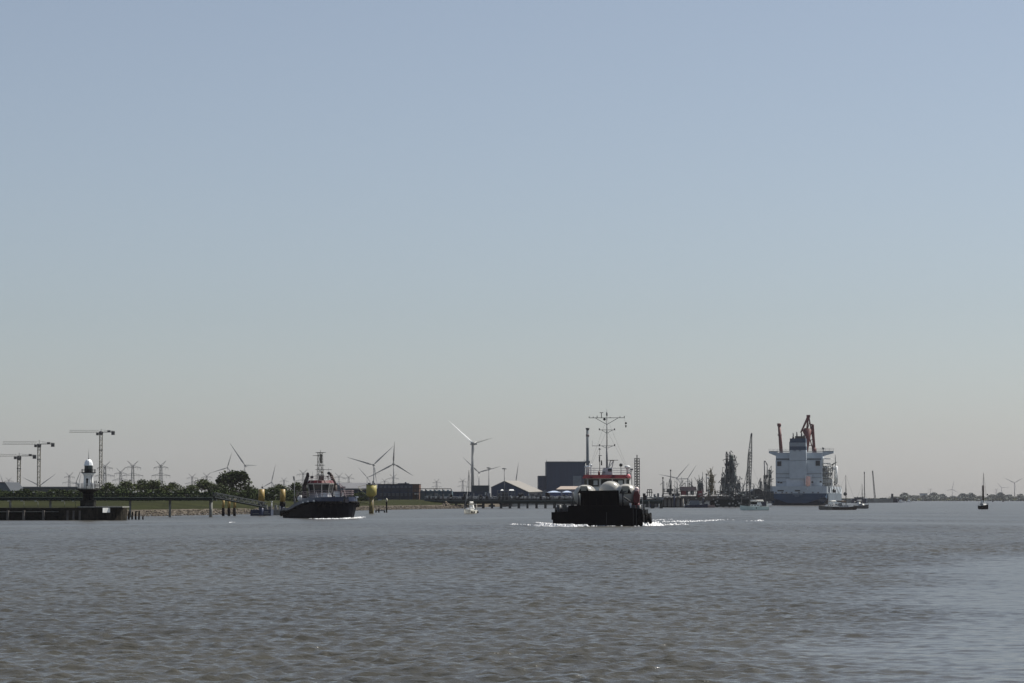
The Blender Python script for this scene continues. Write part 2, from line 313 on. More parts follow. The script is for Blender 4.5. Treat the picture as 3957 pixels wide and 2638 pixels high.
def lighthouse():
    f = Fr(341, 468, CH-(1957-HY)*.0468); s = .0468
    t = thing('lighthouse', 'small lighthouse with silver dome, white waist and flared black pedestal on the mole', 'lighthouse', f.o)
    z = lambda py: f.z(py)
    b = MB(); b.box(-27*s, 26*s, 0-1.2, 1.2, 0, z(1935)); b.box(-29*s,28*s,-1.3,1.3,z(1935)+.003,z(1932)); b.build('plinth', DCONC, t)
    b = MB(); b.lathe([(21*s, z(1932)),(20.5*s,z(1907)),(24*s,z(1903)),(44*s,z(1892)),(45*s,z(1890))], n=12, smooth=False); b.build('pedestal', BLACK, t)
    g = MB(); g.lathe([(45*s,z(1890)+.003),(45*s,z(1888))], n=24); g.build('gallery_floor', CONC, t)
    b = MB(); pts = [(44*s*math.cos(k*math.pi/8), 44*s*math.sin(k*math.pi/8), z(1888)) for k in range(17)]; b.rail(pts, 20*s, .05, 4, .8); b.build('gallery_railing', WHITE, t)
    b = MB(); b.lathe([(19.5*s,z(1888)),(18.5*s,z(1860)),(18*s,z(1842)),(20*s,z(1833)),(27*s,z(1827))], n=20); tw = b.build('tower', WHITE, t)
    b = MB(); b.box(-5*s, 1*s, -19.6*s, -17.6*s, z(1877), z(1855)); b.bar((-2*s,-19.6*s,z(1852)),(-2*s,-17.6*s,z(1852)),4.4*s,n=10); b.build('door', BLACK, tw)
    b = MB(); b.lathe([(28*s,z(1827)+.003),(28*s,z(1824))], n=20); b.build('balcony', BLACK, t)
    b = MB(); pts = [(27*s*math.cos(k*math.pi/8), 27*s*math.sin(k*math.pi/8), z(1824)) for k in range(17)]; b.rail(pts, 11*s, .035, 2, .7); b.build('balcony_railing', BLACK, t)
    b = MB(); b.lathe([(16.5*s,z(1824)),(16*s,z(1799))], n=10, smooth=False); l = b.build('lantern_room', M('lantern room black', (.008,.011,.011), .3, .4, spec=.4), t)
    b = MB(); b.box(1*s,12*s,-16.9*s,-14.8*s,z(1812),z(1801)); b.build('lantern_glass', M('greenish lantern glass', (.03,.06,.055), .1, .3), l)
    prof = [(17.5*s,z(1799)+.003),(17.8*s,z(1797)),(15.5*s,z(1787)),(13*s,z(1781)),(9*s,z(1776)),(3*s,z(1774))]
    b = MB(); b.lathe(prof, n=10, smooth=False); b.build('dome', M('silvered dome', (.78,.8,.8), .35, .05, metal=.1), t)
    b = MB(); b.lathe([(2.6*s,z(1774)),(1.2*s,z(1768)),(.7*s,z(1750)),(.25*s,z(1733))], n=6); b.build('finial', STEEL, t)
    b = MB(); x0 = -44*s; b.path([(x0-3*s,-.4,z(1890)),(x0-2*s,-.4,z(1862)),(x0+14*s,-.4,z(1822))], .05); b.path([(x0-1*s,-.4,z(1862)),(x0+10*s,-.4,z(1880))], .05); b.build('davit', STEEL, t)
    b = MB(); b.box(14*s,17*s,-1.5*s-16*s,-16*s,z(1885),z(1836)); b.build('drain_pipe', STEEL, t)
    b = MB()
    for i in range(8): b.box(24*s+i*.13,24*s+i*.13+.1,-.3,.1,z(1888),z(1888)+random.Random(i).uniform(.9,1.5))
    b.build('equipment', DSTEEL, t)
lighthouse()
# ------------------------------------------------------------------ old timber stumps
def stumps():
    spec = [(431,1976,6,.1,'thick','stump touching the mole head'),(441,1975,8,.25,'thick','leaning stump beside the mole head'),(462,1976,4,.12,'thin','lone thin stump between the mole head and the main cluster'),
            (489,1971,7,.08,'tall','broad stump at the left end of the main cluster'),(499,1975,8,.06,'thick','thick stump against the first grey bridge pier'),(512,1977,7,.1,'leaning','leaning stump just right of the first grey bridge pier'),
            (525,1975,7,-.02,'hooked','hook-topped stump right of the leaning one'),(538,1973,7,.03,'tall','tall stump second from the right end'),(553,1990,6,0,'short','short pointed stump at the right end of the row')]
    for i, (px, top, wd, lean, kind, lab) in enumerate(spec):
        Y = 480 + (i%3); f = Fr(px, Y); h = f.z(top); r = wd*.048/2
        b = MB(); n = 6; b.bar((lean*-1,0,-1.2),(0,0,h*.6),r*1.15,r,n=9); b.bar((0,0,h*.6),(.03,0,h),r,r*(.35 if kind == 'short' else .8),n=9)
        if kind == 'hooked': b.bar((-.1,0,h-.1),(.42,0,h),.12,.07,n=6)
        o = b.build('timber_stump', WOOD, None, f.o); tag(o, 'black worn timber ' + lab, 'pile stump', 'worn timber stumps off the mole head')
stumps()
# ------------------------------------------------------------------ pipe bridge on grey piers, gangway, pontoon, dolphins
def bridge():
    f = Fr(500, 548); t = thing('pipe_bridge', 'long grey green lattice pipe bridge carried over the shallows on concrete piers', 'bridge', f.o)
    x0, x1 = f.x(-700), f.x(822); zb, zt = f.z(1926), f.z(1906)
    b = MB(); b.box(x0,x1,-1.3,1.3,zb-.35,zb); b.build('deck', M('bridge deck grey green', (.02,.028,.027), .85), t)
    b = MB()
    for yy in (-1.3, 1.3):
        b.bar((x0,yy,zt),(x1,yy,zt),.045); n = 62
        for k in range(n):
            a = x0+(x1-x0)*k/n; c = x0+(x1-x0)*(k+1)/n; b.bar((a,yy,zb),(a,yy,zt),.045); b.bar((a,yy,zb if k%2 else zt),(c,yy,zt if k%2 else zb),.035)
    b.build('truss', GREENP, t)
    b = MB()
    for k, r in enumerate((.12,.08,.14)): b.bar((x0,-.7+k*.6,zb+.15),(x1,-.7+k*.6,zb+.15),r,n=6)
    b.build('pipe', M('bridge deck grey green', (0,0,0)), t)
    for k in range(18):
        px = -560 + k*77; b = MB(); b.bar((f.x(px),-1.2,zt),(f.x(px),-1.2,zt+.25),.03); b.box(f.x(px)-.15,f.x(px)+.15,-1.35,-1.1,zt+.2,zt+.32); b.build('lamp', M('small pale lamp', (.6,.6,.58), .4), t)
    for px in (-580,-425,-270,-115, 40, 195, 350, 503, 657, 815):
        wd = 9 if px < 800 else 13
        b = MB(); b.lathe([(wd*.0548/2,-1.5),(wd*.0548/2,f.z(1933))], (f.x(px),0,0), 14); b.frus((f.x(px)-.3,f.x(px)+.3,-.5,.5),(f.x(px)-.6,f.x(px)+.6,-1.3,1.3),f.z(1933),zb-.353); b.build('pier', CONC, t)
    g = Fr(825, 550); t = thing('gangway', 'sloping lattice gangway leading down from the bridge end to the pontoon', 'gangway', g.o)
    A = Vector((g.x(826),0,g.z(1912))); B = Vector((g.x(1004),12,g.z(1950,12))); b = MB(); b.lattice(A, B, 1.0, 18, .07, rd=.045); b.build('truss', GALV, t)
    b = MB(); b.bar(A-Vector((0,0,.5)), B-Vector((0,0,.5)), .32); b.build('walkway', GREENP, t)
    b = MB(); b.bar((g.x(815),0,g.z(1930)),(g.x(826),0,g.z(1903)),.14); b.bar((g.x(837),0,g.z(1930)),(g.x(824),0,g.z(1903)),.14); b.box(g.x(803),g.x(838),-.9,.9,g.z(1934),g.z(1930)); b.build('support_frame', DSTEEL, t)
bridge()
def dolphins():
    labs = ['leftmost of the three slim yellow and black piles', 'middle one of the three slim yellow and black piles', 'rightmost of the three slim yellow and black piles']
    f = Fr(863, 580); r = 5.4*.058
    t = thing('mooring_pile', labs[0]+', right of the bridge end', 'mooring pile', f.o, 0, 'slim yellow and black piles')
    b = MB(); b.lathe([(r,-2),(r,f.z(1962))], n=14); b.build('black_sleeve', BLACK, t)
    b = MB(); b.lathe([(r*.97,f.z(1962)+.002),(r*.97,f.z(1929))], n=14); b.build('yellow_shaft', YEL, t)
    b = MB(); b.lathe([(r*1.08,f.z(1929)+.002),(r*1.08,f.z(1926.5))], n=14); b.build('cap', M('pale pile cap', (.55,.5,.4), .6), t)
    for i, px in ((1,885),(2,906.5)): dup(t, Fr(px,580).o, labs[i]+', right of the bridge end')
    for i, (px, wpx, y1, y2, bot) in enumerate(((1010,24,1890,1938,1975),(1092,21,1890,1938,1955))):
        f = Fr(px, 585); r = wpx/2*.0585
        t = thing('guide_pile', ['stout yellow pile over a navy sleeve at the left end of the pontoon','stout yellow pile with a black band between the pontoon and the tug'][i], 'mooring pile', f.o, 0, 'stout yellow guide piles at the pontoon')
        b = MB(); b.lathe([(r,f.z(y2)+.002),(r,f.z(y1))], n=18); b.build('yellow_shaft', YEL, t)
        b = MB(); b.lathe([(r*1.04,f.z(1955)),(r*1.04,f.z(y2))], n=18); b.build('black_band', BLACK, t)
        b = MB(); b.lathe([(r*.8,-2),(r*.8,f.z(1955)-.002)], n=14); b.build('sleeve', NAVY, t)
        b = MB(); b.bar((.2,0,f.z(y1)),(.2,0,f.z(y1)+.55),.06); b.box(0,.4,-.2,.2,f.z(y1)+.3,f.z(y1)+.6); b.bar((.2,0,f.z(y1)+.6),(.2,0,f.z(y1)+1.1),.03); b.build('marker_light', DSTEEL, t)
    f = Fr(1012, 588); t = thing('pontoon', 'dark floating pontoon with railings below the gangway', 'pontoon', f.o)
    b = MB(); b.box(f.x(973),f.x(1052),-3,3,-.6,f.z(1969)); b.build('hull', NAVY, t)
    b = MB(); b.box(f.x(982),f.x(1048),-3.15,-3.0,.35,.6); b.box(f.x(1012),f.x(1042),-3.06,-3.001,.7,1.1); b.build('rubbing_strip', STEEL, t)
    b = MB(); b.rail([(f.x(975),-2.8,f.z(1969)),(f.x(1050),-2.8,f.z(1969)),(f.x(1050),2.8,f.z(1969))], 1.0, .03, 3, 1); b.build('railing', STEEL, t)
    b = MB(); b.box(f.x(1020),f.x(1032),-1,1,f.z(1969),f.z(1950)); b.box(f.x(1038),f.x(1050),-1,1,f.z(1969),f.z(1956)); b.build('cabinet', STEEL, t)
    b = MB(); b.bar((f.x(1050),0,f.z(1969)),(f.x(1050),0,f.z(1936)),.12,n=8); b.box(f.x(1047),f.x(1053),-.3,.3,f.z(1940),f.z(1936)); b.build('lamp_post', WHITE, t)
    f = Fr(1068, 606); t = thing('pontoon', 'paler low pontoon partly hidden behind the tug stern', 'pontoon', f.o)
    b = MB(); b.box(f.x(1052),f.x(1110),-3,3,-.6,f.z(1968)); b.build('hull', CONC, t)
    b = MB(); b.rail([(f.x(1053),-2.8,f.z(1968)),(f.x(1108),-2.8,f.z(1968))], 1.3, .04, 3, 1); b.build('railing', STEEL, t)
    for a, c_ in ((1062,1070),(1078,1084)): MB().box(f.x(a),f.x(c_),-1,1,f.z(1968),f.z(1951)).build('cabinet', STEEL, t)
    f = Fr(1137, 604); o = MB(); o.bar((0,0,f.z(1975)),(0,0,f.z(1842)),.14,.06,n=6); o.bar((0,0,f.z(1856)),(-.15,0,f.z(1840)),.2,n=5); 
    tag(o.build('light_mast', STEEL, None, f.o), 'tall thin pole rising behind the tug stern, left of the funnels', 'mast')
dolphins()
def tank_marker():
    f = Fr(1435, 667); s = .0667; t = thing('beacon_platform', 'rusty yellow drum platform on a single thick yellow column, right of the tug bow', 'beacon', f.o)
    b = MB(); b.lathe([(9.2*s,-2),(9.2*s,f.z(1919))], n=20); b.build('column', M('rusty yellow column', (.22,.18,.035), .6, .25, .8, rust=(.06,.04,.015), rustamt=.6), t)
    b = MB(); b.lathe([(9.6*s,f.z(1919)),(20*s,f.z(1912)),(20*s,f.z(1873))], n=24); b.build('drum', M('sun-bleached yellow drum', (.3,.26,.06), .55, .15, .7, rust=(.3,.15,.05), rustamt=.25), t)
    b = MB(); b.lathe([(20.8*s,f.z(1873)+.002),(20.8*s,f.z(1870.5))], n=24); b.build('platform', DSTEEL, t)
    MB().box(-.9,-.2,-.4,.4,f.z(1870),f.z(1865)).build('battery_box', DSTEEL, t); MB().box(.25,.45,-.2,.2,f.z(1870),f.z(1858)).build('lamp', DSTEEL, t); MB().ball((.75,0,f.z(1867)),.25,8).build('radar_reflector', STEEL, t)
    b = MB(); b.path([(-22*s,0,f.z(1893)),(-45*s,0,f.z(1888)),(-52*s,0,f.z(1880)),(-46*s,0,f.z(1879)),(-22*s,0,f.z(1873))], .06); b.path([(-50*s,0,f.z(1886)),(-18*s,0,f.z(1912))], .05); b.build('outrigger', M('pale yellow rails', (.45,.42,.3), .6), t)
    f = Fr(1470, 714); o = MB(); 
    for px in (1453,1464,1486): o.bar((f.x(px),0,-1),(f.x(px),0,f.z(1974 if px != 1464 else 1965)),.2,n=6)
    o.box(f.x(1450),f.x(1488),-.15,.15,f.z(1974),f.z(1971)); tag(o.build('timber_trestle', WOOD, None, f.o), 'low black timber frame standing in the water right of the yellow drum platform', 'timber frame')
    f = Fr(1494, 716); t = thing('marker_pile', 'single dark pile with a pale top right of the low timber frame', 'marker pile', f.o)
    MB().bar((0,0,-1.5),(0,0,f.z(1938)),.21,n=10).build('shaft', WOOD, t); MB().lathe([(.28,f.z(1938)+.002),(.3,f.z(1930)),(.1,f.z(1925))],n=10).build('cap', M('bleached cap', (.4,.38,.3), .6), t)
tank_marker()
# ------------------------------------------------------------------ tug
def tug():
    f = Fr(1246, 519); t = thing('tugboat', 'navy blue tug with red wheelhouse roof and lattice mast, bow to the right', 'tug', f.o, R(-62)); t.scale = (.94,.94,1)
    def sec(x, bw, bd, zd, zt): return (x, [(bw*.3,-1.2),(bw,-.1),((bw+bd)/2,zd*.45),(bd,zd)])
    S = [(-13.5,2.8,3.6,1.25),(-12.5,3.7,4.2,1.25),(-8,4.3,4.6,1.3),(-5,4.4,4.8,1.7),(-2,4.35,4.95,2.3),(1,4.2,5.0,2.75),(4,4.2,5.0,3.0),(6.5,3.9,4.8,3.1),(8.7,3.3,4.3,3.15),(10.4,2.5,3.4,3.15),(11.6,1.5,2.1,3.15),(12.1,.5,.8,3.15)]
    b = MB(); b.hull([(x,[(bw*.4,-1.2),(bw,-.1),(bw*.6+bd*.4,z*.4),(bd,z)]) for x,bw,bd,z in S]); b.build('hull', M('black hull paint', (.003,.0035,.007), .5, .4, .5, spec=.05), t)
    # fender belt and bulwark
    def top(x): return 1.95+ (0 if x < -4.2 else .9+(x+4.2)*.02)
    for sg in (1,-1):
        b = MB()
        for (x0,_,b0,z0),(x1,_,b1,z1) in zip(S, S[1:]): b.bar((x0,sg*(b0+.06),z0),(x1,sg*(b1+.06),z1),.24,n=7)
        b.build('fender', M('black rubber', (.01,.01,.01), .8), t)
        b = MB(); q = []
        xs = np.concatenate([np.linspace(-13.5, 8, 26), np.linspace(8.5,12.1,12)])
        def I(x, j): return float(np.interp(x, [s_[0] for s_ in S], [s_[j] for s_ in S]))
        for x in xs:
            h = .75+.25*smooth(-7,-5.5,np.array(x)); h = float(h) + .12*max(0,(x-3)/12); bb = I(x,2)-.12*float(smooth(-5,0,np.array(x))); zz = I(x,3)
            q.append(((x,sg*I(x,2)*.985,zz),(x,sg*(bb-.12),zz+h)))
        vs = [p for pr in q for p in pr] + [(p[0]-.0,p[1]-sg*.12,p[2]) for pr in q for p in pr]; n = 2*len(q)
        fs = [(2*i,2*i+2,2*i+3,2*i+1) for i in range(len(q)-1)]+[(n+2*i,n+2*i+1,n+2*i+3,n+2*i+2) for i in range(len(q)-1)]+[(2*i+1,2*i+3,n+2*i+3,n+2*i+1) for i in range(len(q)-1)]
        b.add(vs, fs); b.build('bulwark', M('navy bulwark paint', (.02,.028,.06), .35, .2, .7, spec=.4), t)
        for x in (-12,-10.2,-8.3,8.4,9.8,11):
            b = MB(); c = Vector((x, sg*(I(x,2)+.18), I(x,3)-.45)); 
            for k in range(10): a1, a2 = k*.628, (k+1)*.628; b.bar(c+Vector((math.cos(a1)*.38,0,math.sin(a1)*.38)), c+Vector((math.cos(a2)*.38,0,math.sin(a2)*.38)),.15,n=5)
            b.build('tyre', M('black rubber', (.01,.01,.01)), t)
    b = MB(); b.box(-13.8,-13.45,-3.5,3.5,.9,2.0); b.build('stern_fender', M('black rubber', (.01,.01,.01)), t)
    for x, y, z in ((6.6,-4.86,3.45),(4.0,-5.06,3.3),(1.4,-5.06,3.1)): MB().box(x-.42,x+.42,y-.05,y+.05,z-.17,z+.17).build('hull_marking', WHITE, t)
    MB().box(10.4,11,2.9,3.4,4.05,4.35).build('fairlead', WHITE, t)
    # winch, deckhouse
    b = MB(); b.bar((-7.4,-1.4,2.2),(-7.4,1.4,2.2),.75,n=14); b.box(-8,-6.8,-1.9,-1.4,1.3,3.1); b.box(-8,-6.8,1.4,1.9,1.3,3.1); b.box(-9,-8.6,-1.2,1.2,1.3,2.9); b.build('towing_winch', STEEL, t)
    b = MB(); b.path([(-8.8,-2.5,1.3),(-8.8,-2.5,3.9),(-8.8,1.5,3.9),(-8.8,1.5,1.3)],.14,6); b.build('towing_arch', DSTEEL, t)
    b = MB(); b.frus((-5.3,4.2,-3.3,3.3),(-4.1,3.6,-2.8,2.8),1.6,4.25); b.build('deckhouse', M('tug house grey paint', (.26,.26,.28), .5, .15), t)  # plain grey paint, shared with the wheelhouse
    b = MB(); b.rail([(-4.1,-4.3,3.9),(4,-4.4,4.3),(7.2,-4.0,4.35),(9.5,-2.5,4.35),(10.3,0,4.35),(9.5,2.5,4.35),(7.2,4.0,4.35),(4,4.4,4.3),(-4.1,4.3,3.9)], 1.15, .045, 3, .8); b.build('railing', M('pink red railing', (.34,.26,.26), .5), t)
    b = MB(); b.box(5.0,6,.3,1.3,3.1,5.3); b.build('deck_locker', WHITE, t)
    MB().box(4.4,5.6,-2.3,-1.4,3,5.0).build('deck_locker', WHITE, t)
    for y in (-3.6,-.6,2.4): MB().path([(4.3,y,3.1),(4.3,y+.35,5.2),(4.3,y+.7,3.1)],.07).build('post', WHITE, t)
    b = MB(); b.ball((-5.4,-2.6,3.9),.85,12,.8); b.build('life_raft', WHITE, t)
    b = MB(); b.bar((8.4,-1,3.7),(8.4,1,3.7),.5,n=12); b.box(8,8.8,-1.3,-1,3.1,4.4); b.box(8,8.8,1,1.3,3.1,4.4); b.build('anchor_winch', DSTEEL, t)
    # wheelhouse with raked windows: faceted ring
    wx = -1.1; zs = (5.05, 5.35, 6.75, 7.0); rr = (2.35, 2.45, 2.85, 2.95)
    def ring(r, z, n=10): return [(wx+r*1.0*math.cos(2*math.pi*(k+.5)/n), r*math.sin(2*math.pi*(k+.5)/n), z) for k in range(n)]
    def band(b, r0, z0, r1, z1, n=10): b.add(ring(r0,z0,n)+ring(r1,z1,n), [(k,(k+1)%n,n+(k+1)%n,n+k) for k in range(n)]+[tuple(range(n))[::-1], tuple(range(n,2*n))])
    b = MB(); band(b, 2.5, 4.25, 2.35, 4.7); band(b, 2.352,4.705,2.42,4.95); wh = b.build('wheelhouse', M('tug house grey paint', (.34,.34,.36)), t)
    b = MB(); band(b, 2.38,4.952,2.80,6.75); b.build('window_band', GLASS, wh)
    b = MB(); A, B = ring(2.44,4.95), ring(2.88,6.76)
    for p, q in zip(A, B): MB().bar(p, q, .1, n=5).build('window_post', M('cream paint', (.4,.39,.35), .5), wh)
    b = MB(); band(b, 2.95,6.752,3.0,6.98); b.build('brow', M('cream paint', (.45,.44,.4), .5), wh)
    b = MB(); band(b, 3.0,6.985,2.6,7.55); b.build('roof', RED, t)
    b = MB()
    for k in range(10):
        a1 = 2*math.pi*k/10; b.bar((wx+3*math.cos(a1),3*math.sin(a1),7.0),(wx+2.6*math.cos(a1),2.6*math.sin(a1),7.58),.05)
    b.rail([(wx+2.5*math.cos(a*.628),2.5*math.sin(a*.628),7.55) for a in range(11)], .8, .03, 2, 1.2); b.build('roof_railing', M('pink red railing', (.5,.3,.3)), t)
    # exhaust funnels port and starboard, slightly cranked
    for sg in (1,-1):
        b = MB(); y = sg*3.55; b.bar((-1.4,y,4.0),(-1.4,y,6.6),.5,.46,n=10); b.bar((-1.4,y,6.5),(-1.5,y-sg*.75,8.4),.45,.36,n=10); b.bar((-1.5,y-sg*.75,8.3),(-1.9,y-sg*.95,8.95),.36,.3,n=10); b.build('funnel', M('sooty brown funnel', (.045,.033,.028), .6, .4, 1, spec=.2), t)
    # lattice mast
    b = MB(); b.lattice((wx-.2,0,7.5),(wx-.2,0,13.1),1.05,9,.05,.8,.035); m_ = b.build('lattice_mast', M('mast grey green', (.2,.2,.17), .5), t)
    b = MB(); 
    for z, a, c in ((13.15,-.9,1.3),(12.5,-1.7,.2),(10.6,-1.1,.9),(9.7,-.9,2.7),(8.6,-1,.8)): b.bar((wx+a*-.57*0-.2,a,z),(wx-.2,c,z),.06); b.box(wx-.8,wx+.4,max(a,-1),min(c,1),z-.05,z)
    b.build('cross_tree', DSTEEL, m_)
    b = MB(); b.box(wx-.1,wx+.1,-.1,.3,11.0,12.8); b.ball((wx+.7,.1,9.15),.22,8); b.box(wx+.4,wx+1.0,-.5,.4,7.6,8.5); b.bar((wx,0,13.2),(wx,0,13.6),.05); b.build('navigation_gear', M('weathered brown gear', (.1,.085,.06), .6), m_)
    for i, (y, r, z) in enumerate(((1.9,.27,9.0),(-2.0,.25,8.2),(1.6,.16,8.3))):
        b = MB(); b.bar((wx,y,7.6),(wx,y,z),.04); b.bar((wx-.2,y,z),(wx+.35,y,z),r,n=10); b.build('searchlight', DSTEEL, t)
    for y in (-2.4,-1.4,1.2,2.3): MB().bar((wx-1,y,7.6),(wx-1,y,9.6+y*.2),.025).build('aerial', STEEL, t)
    b = MB(); b.path([(3.5,3.2,4.2),(3.0,2.6,6.9)],.07); b.path([(4.8,3.4,4.2),(4.1,2.9,6.3),(3.0,2.6,6.9)],.07); b.box(3,4.6,2.9,3.3,6.0,6.3); b.build('ladder', M('pink red railing', (.5,.3,.3)), t)
tug()
# ------------------------------------------------------------------ workboat with raised bow ramp, head on, and the tanks on its deck
def workboat():
    RZ = R(-90-4.5); f = Fr(2314, 369); t = thing('ramp_barge', 'black ramp barge coming head on with its bow door raised and white wheelhouse aft', 'barge', f.o, RZ)
    # local: +x forward (towards the camera), y>0 is to the right in the picture
    s = .0369; c = 0; zf = lambda py: f.z(py)
    b = MB(); 
    b.prismx([(-6.3,-1),(-6.45,1.2),(-6.3,zf(1978)),(-4.4,zf(1976)),(-4.35,zf(1953)),(4.4,zf(1953)),(4.45,zf(1962)),(6.1,zf(1966)),(6.3,1.3),(6.2,-1)][::-1], -1.2, 0.2)
    b.build('bow_wall', BLACK, t)
    b = MB(); b.box(-31,-1.203,-6.2,6.2,-1,1.5); b.build('hull', M('barge hull black', (.008,.008,.009), .6, .4, spec=.15), t)
    for sg in (1,-1):
        b = MB(); b.box(-31,-1.203,sg*6.2-.12*(sg>0),sg*6.2+.12*(sg<0),1.503,2.3); b.build('bulwark', BLACK, t)
        b = MB()
        b.lathe([(.33,1.3),(.33,3.0)],(-.6,sg*5.7,0),10); b.build('bollard', DSTEEL, t); MB().box(-.9,-.3,sg*4.9-.3,sg*4.9+.3,2.2,3.0).build('winch', DSTEEL, t)
    b = MB(); b.box(-31,-1,-6.62,-6.2,.4,1.6); b.box(-1.5,.1,-6.75,-6.3,.9,2.0); b.build('side_fender', BLACK, t)
    b = MB()
    for py, wd in ((1.1,.25),(4.9,.3)): b.box(.2,.28,py-.02,py+.02,-.3,2.0)
    for y in (4.9,5.35): b.bar((.25,y,-.6),(.25,y,2.4),.05)
    b.build('guide_rail', DSTEEL, t)
    # raised ramp door
    b = MB(); b.prismx([(-2.62,zf(1953)+.003),(-2.55,zf(1896)),(2.8,zf(1894)),(2.95,zf(1953)+.003)][::-1], -.6, -.2)
    for k in range(6): b.box(-.2,-.02,-2.4+k*.95,-2.25+k*.95,zf(1953)+.01,zf(1900))
    b.build('ramp_door', BLACK, t)
    b = MB(); b.bar((-.9,-2.9,zf(1953)),(-.9,-2.9,zf(1905)),.12,n=6); b.bar((-.9,-3.75,zf(1953)),(-.9,-3.75,zf(1900)),.07,n=6); b.bar((-.9,3.4,zf(1953)),(-.9,3.4,zf(1903)),.14,n=6); b.frus((-1.1,-.7,3.2,3.6),(-1.1,-.7,2.8,4.1),zf(1903),zf(1896))
    b.bar((-.9,3.45,zf(1920)),(-4,4.9,zf(1946)),.13,n=6); b.build('ramp_strut', DSTEEL, t)
    b = MB(); b.bar((-3,-5.9,1.5),(-3,-5.9,2.7),.05); b.build('stanchion', STEEL, t)
    for y in (-5.9,5.9): MB().rail([(-1.5,y,2.0),(-14,y,2.0)],1.05,.03,3,1.5).build('railing', STEEL, t)
    for k, (x, z) in enumerate(((-1.2,1.2),(-3.4,1.0),(-6,1.1),(-10,1.0),(-15,1.1),(-21,1.0),(-27,1.1))):
        b = MB(); cc = Vector((x,6.65,z))
        for q in range(12): a1, a2 = q*.5236,(q+1)*.5236; b.bar(cc+Vector((math.cos(a1)*.5,0,math.sin(a1)*.5)),cc+Vector((math.cos(a2)*.5,0,math.sin(a2)*.5)),.2,n=6)
        b.build('tyre', M('black rubber', (.01,.01,.01)), t)
    b = MB(); b.bar((-14,6.7,.4),(-2.2,7.2,1.6),.26,n=7); b.bar((-2.2,7.2,1.6),(-.8,7.3,.5),.24,n=7); b.build('towing_hose', M('black rubber', (.01,.01,.01)), t)
    b = MB(); b.frus((-5.4,-3.2,4.6,5.9),(-5.2,-3.4,4.8,5.7),1.5,2.6); b.lathe([(.5,2.6),(.48,3.3)],(-4.2,5.2,0),12); cr = b.build('crane_pedestal', RED, t)
    b = MB(); b.prismx([(4.85,3.3),(5.6,3.35),(5.75,4.4),(5.45,5.0),(5.0,5.0),(4.8,4.3)][::-1], -5.0,-3.4); b.bar((-4.2,5.3,4.7),(-10,5.3,5.2),.22,n=6); b.build('crane_arm', RED, t)
    b = MB(); b.ball((-4.3,5.25,5.25),.36,10); b.box(-4.6,-4,4.9,5.6,4.95,5.05); b.build('crane_head', M('pinkish grease white', (.65,.55,.53), .5), t)
    b = MB(); b.box(-2.6,-2.3,4.25,4.55,2.3,3.3); b.bar((-7,6.0,2.3),(-7,6.0,4.0),.04); b.bar((-9,6.9,1.6),(-9,6.9,3.6),.04); b.build('white_locker', WHITE, t)
    b = MB(); r_ = random.Random(8)
    for k in range(46): x, sg = r_.uniform(-14,-1), r_.choice((1,-1)); y = sg*r_.uniform(4.5,6.4); h = r_.uniform(.15,.6); b.box(x-.2,x+.2,y-.15,y+.15,1.5,2.1+h)
    b.build('deck_gear', M('mixed deck gear', (.08,.075,.07), .6, .8, 1.2), t)
    # wheelhouse, about 20 m aft
    g = Fr(2344, 369+19.5); q = thing  # helper frame for picture rows at that distance
    zz = lambda py: Z(py, 388.5)
    w0 = M('barge superstructure white', (.6,.6,.56), .45, .08)
    yc = .0 
    def yy(px): return (X(px,388.5)-X(2314,369))*1.0 + (-19.5)*math.sin(R(4.5))*1.0
    L_, R_ = yy(2262), yy(2432)
    b = MB(); b.box(-26,-18.6,L_-.1,R_+.1,1.503,zz(1892)); dh = b.build('deckhouse', w0, t)
    b = MB(); zb, zt = zz(1892)+.003, zz(1848); b.box(-24,-19.2,L_,R_,zb,zt); wh = b.build('wheelhouse', w0, t)
    for i, (a, c_) in enumerate(((2276,2313),(2325,2362),(2371,2410))):
        b = MB(); b.box(-19.2,-19.1,yy(a)-.08,yy(c_)+.08,zz(1877)-.08,zz(1853)+.06); fr = b.build('window', M('black window rubber', (.02,.02,.02), .6), wh)
        b = MB(); b.box(-19.1,-19.07,yy(a),yy(c_),zz(1877),zz(1853)); b.build('pane', M('bridge window glass', (.012,.013,.012), .1, .3, spec=.3), fr)
        if i != 1: b = MB(); b.box(-19.07,-19.05,yy(a+18),yy(c_-3),zz(1874),zz(1856)); b.build('blind', M('window blind', (.42,.44,.42), .6), fr)
    for a, c_ in ((2258,2268),(2421,2433)):
        b = MB(); b.box(-19.25,-19.12,yy(a),yy(c_),zz(1874),zz(1852)); b.build('corner_window', GLASS, wh)
    b = MB(); b.frus((-24.6,-18.7,yy(2251),yy(2437)),(-24.4,-19.3,yy(2256),yy(2434)),zt+.003,zz(1834)); b.build('roof', RED, t)
    b = MB(); b.ball((-18.8,yy(2429),zz(1840)),.3,8); b.build('sunlit_roof_corner', M('sunlit red corner pink', (.75,.2,.22), .5), t)  # pink ball paints the sunlit corner of the red roof
    rz = zz(1834)+.003
    b = MB(); b.rail([(-19.4,yy(2258),rz),(-19.4,yy(2434),rz),(-24.3,yy(2434),rz)],1.0,.025,3,1.2); b.rail([(-24.3,yy(2258),rz),(-24.3,yy(2434),rz)],1.0,.025,3,1.2); b.build('roof_railing', M('light rail grey', (.45,.46,.46), .5), t)
    for a in (2269, 2424):
        b = MB(); b.lathe([(.16,rz),(.15,zz(1815)),(.28,zz(1808)),(.36,zz(1806))],(-20.2,yy(a),0),12); b.lathe([(.42,zz(1806)+.003),(.46,zz(1803)),(.3,zz(1799)),(.05,zz(1798))],(-20.2,yy(a),0),14); b.build('vent_cowl', WHITE, t)
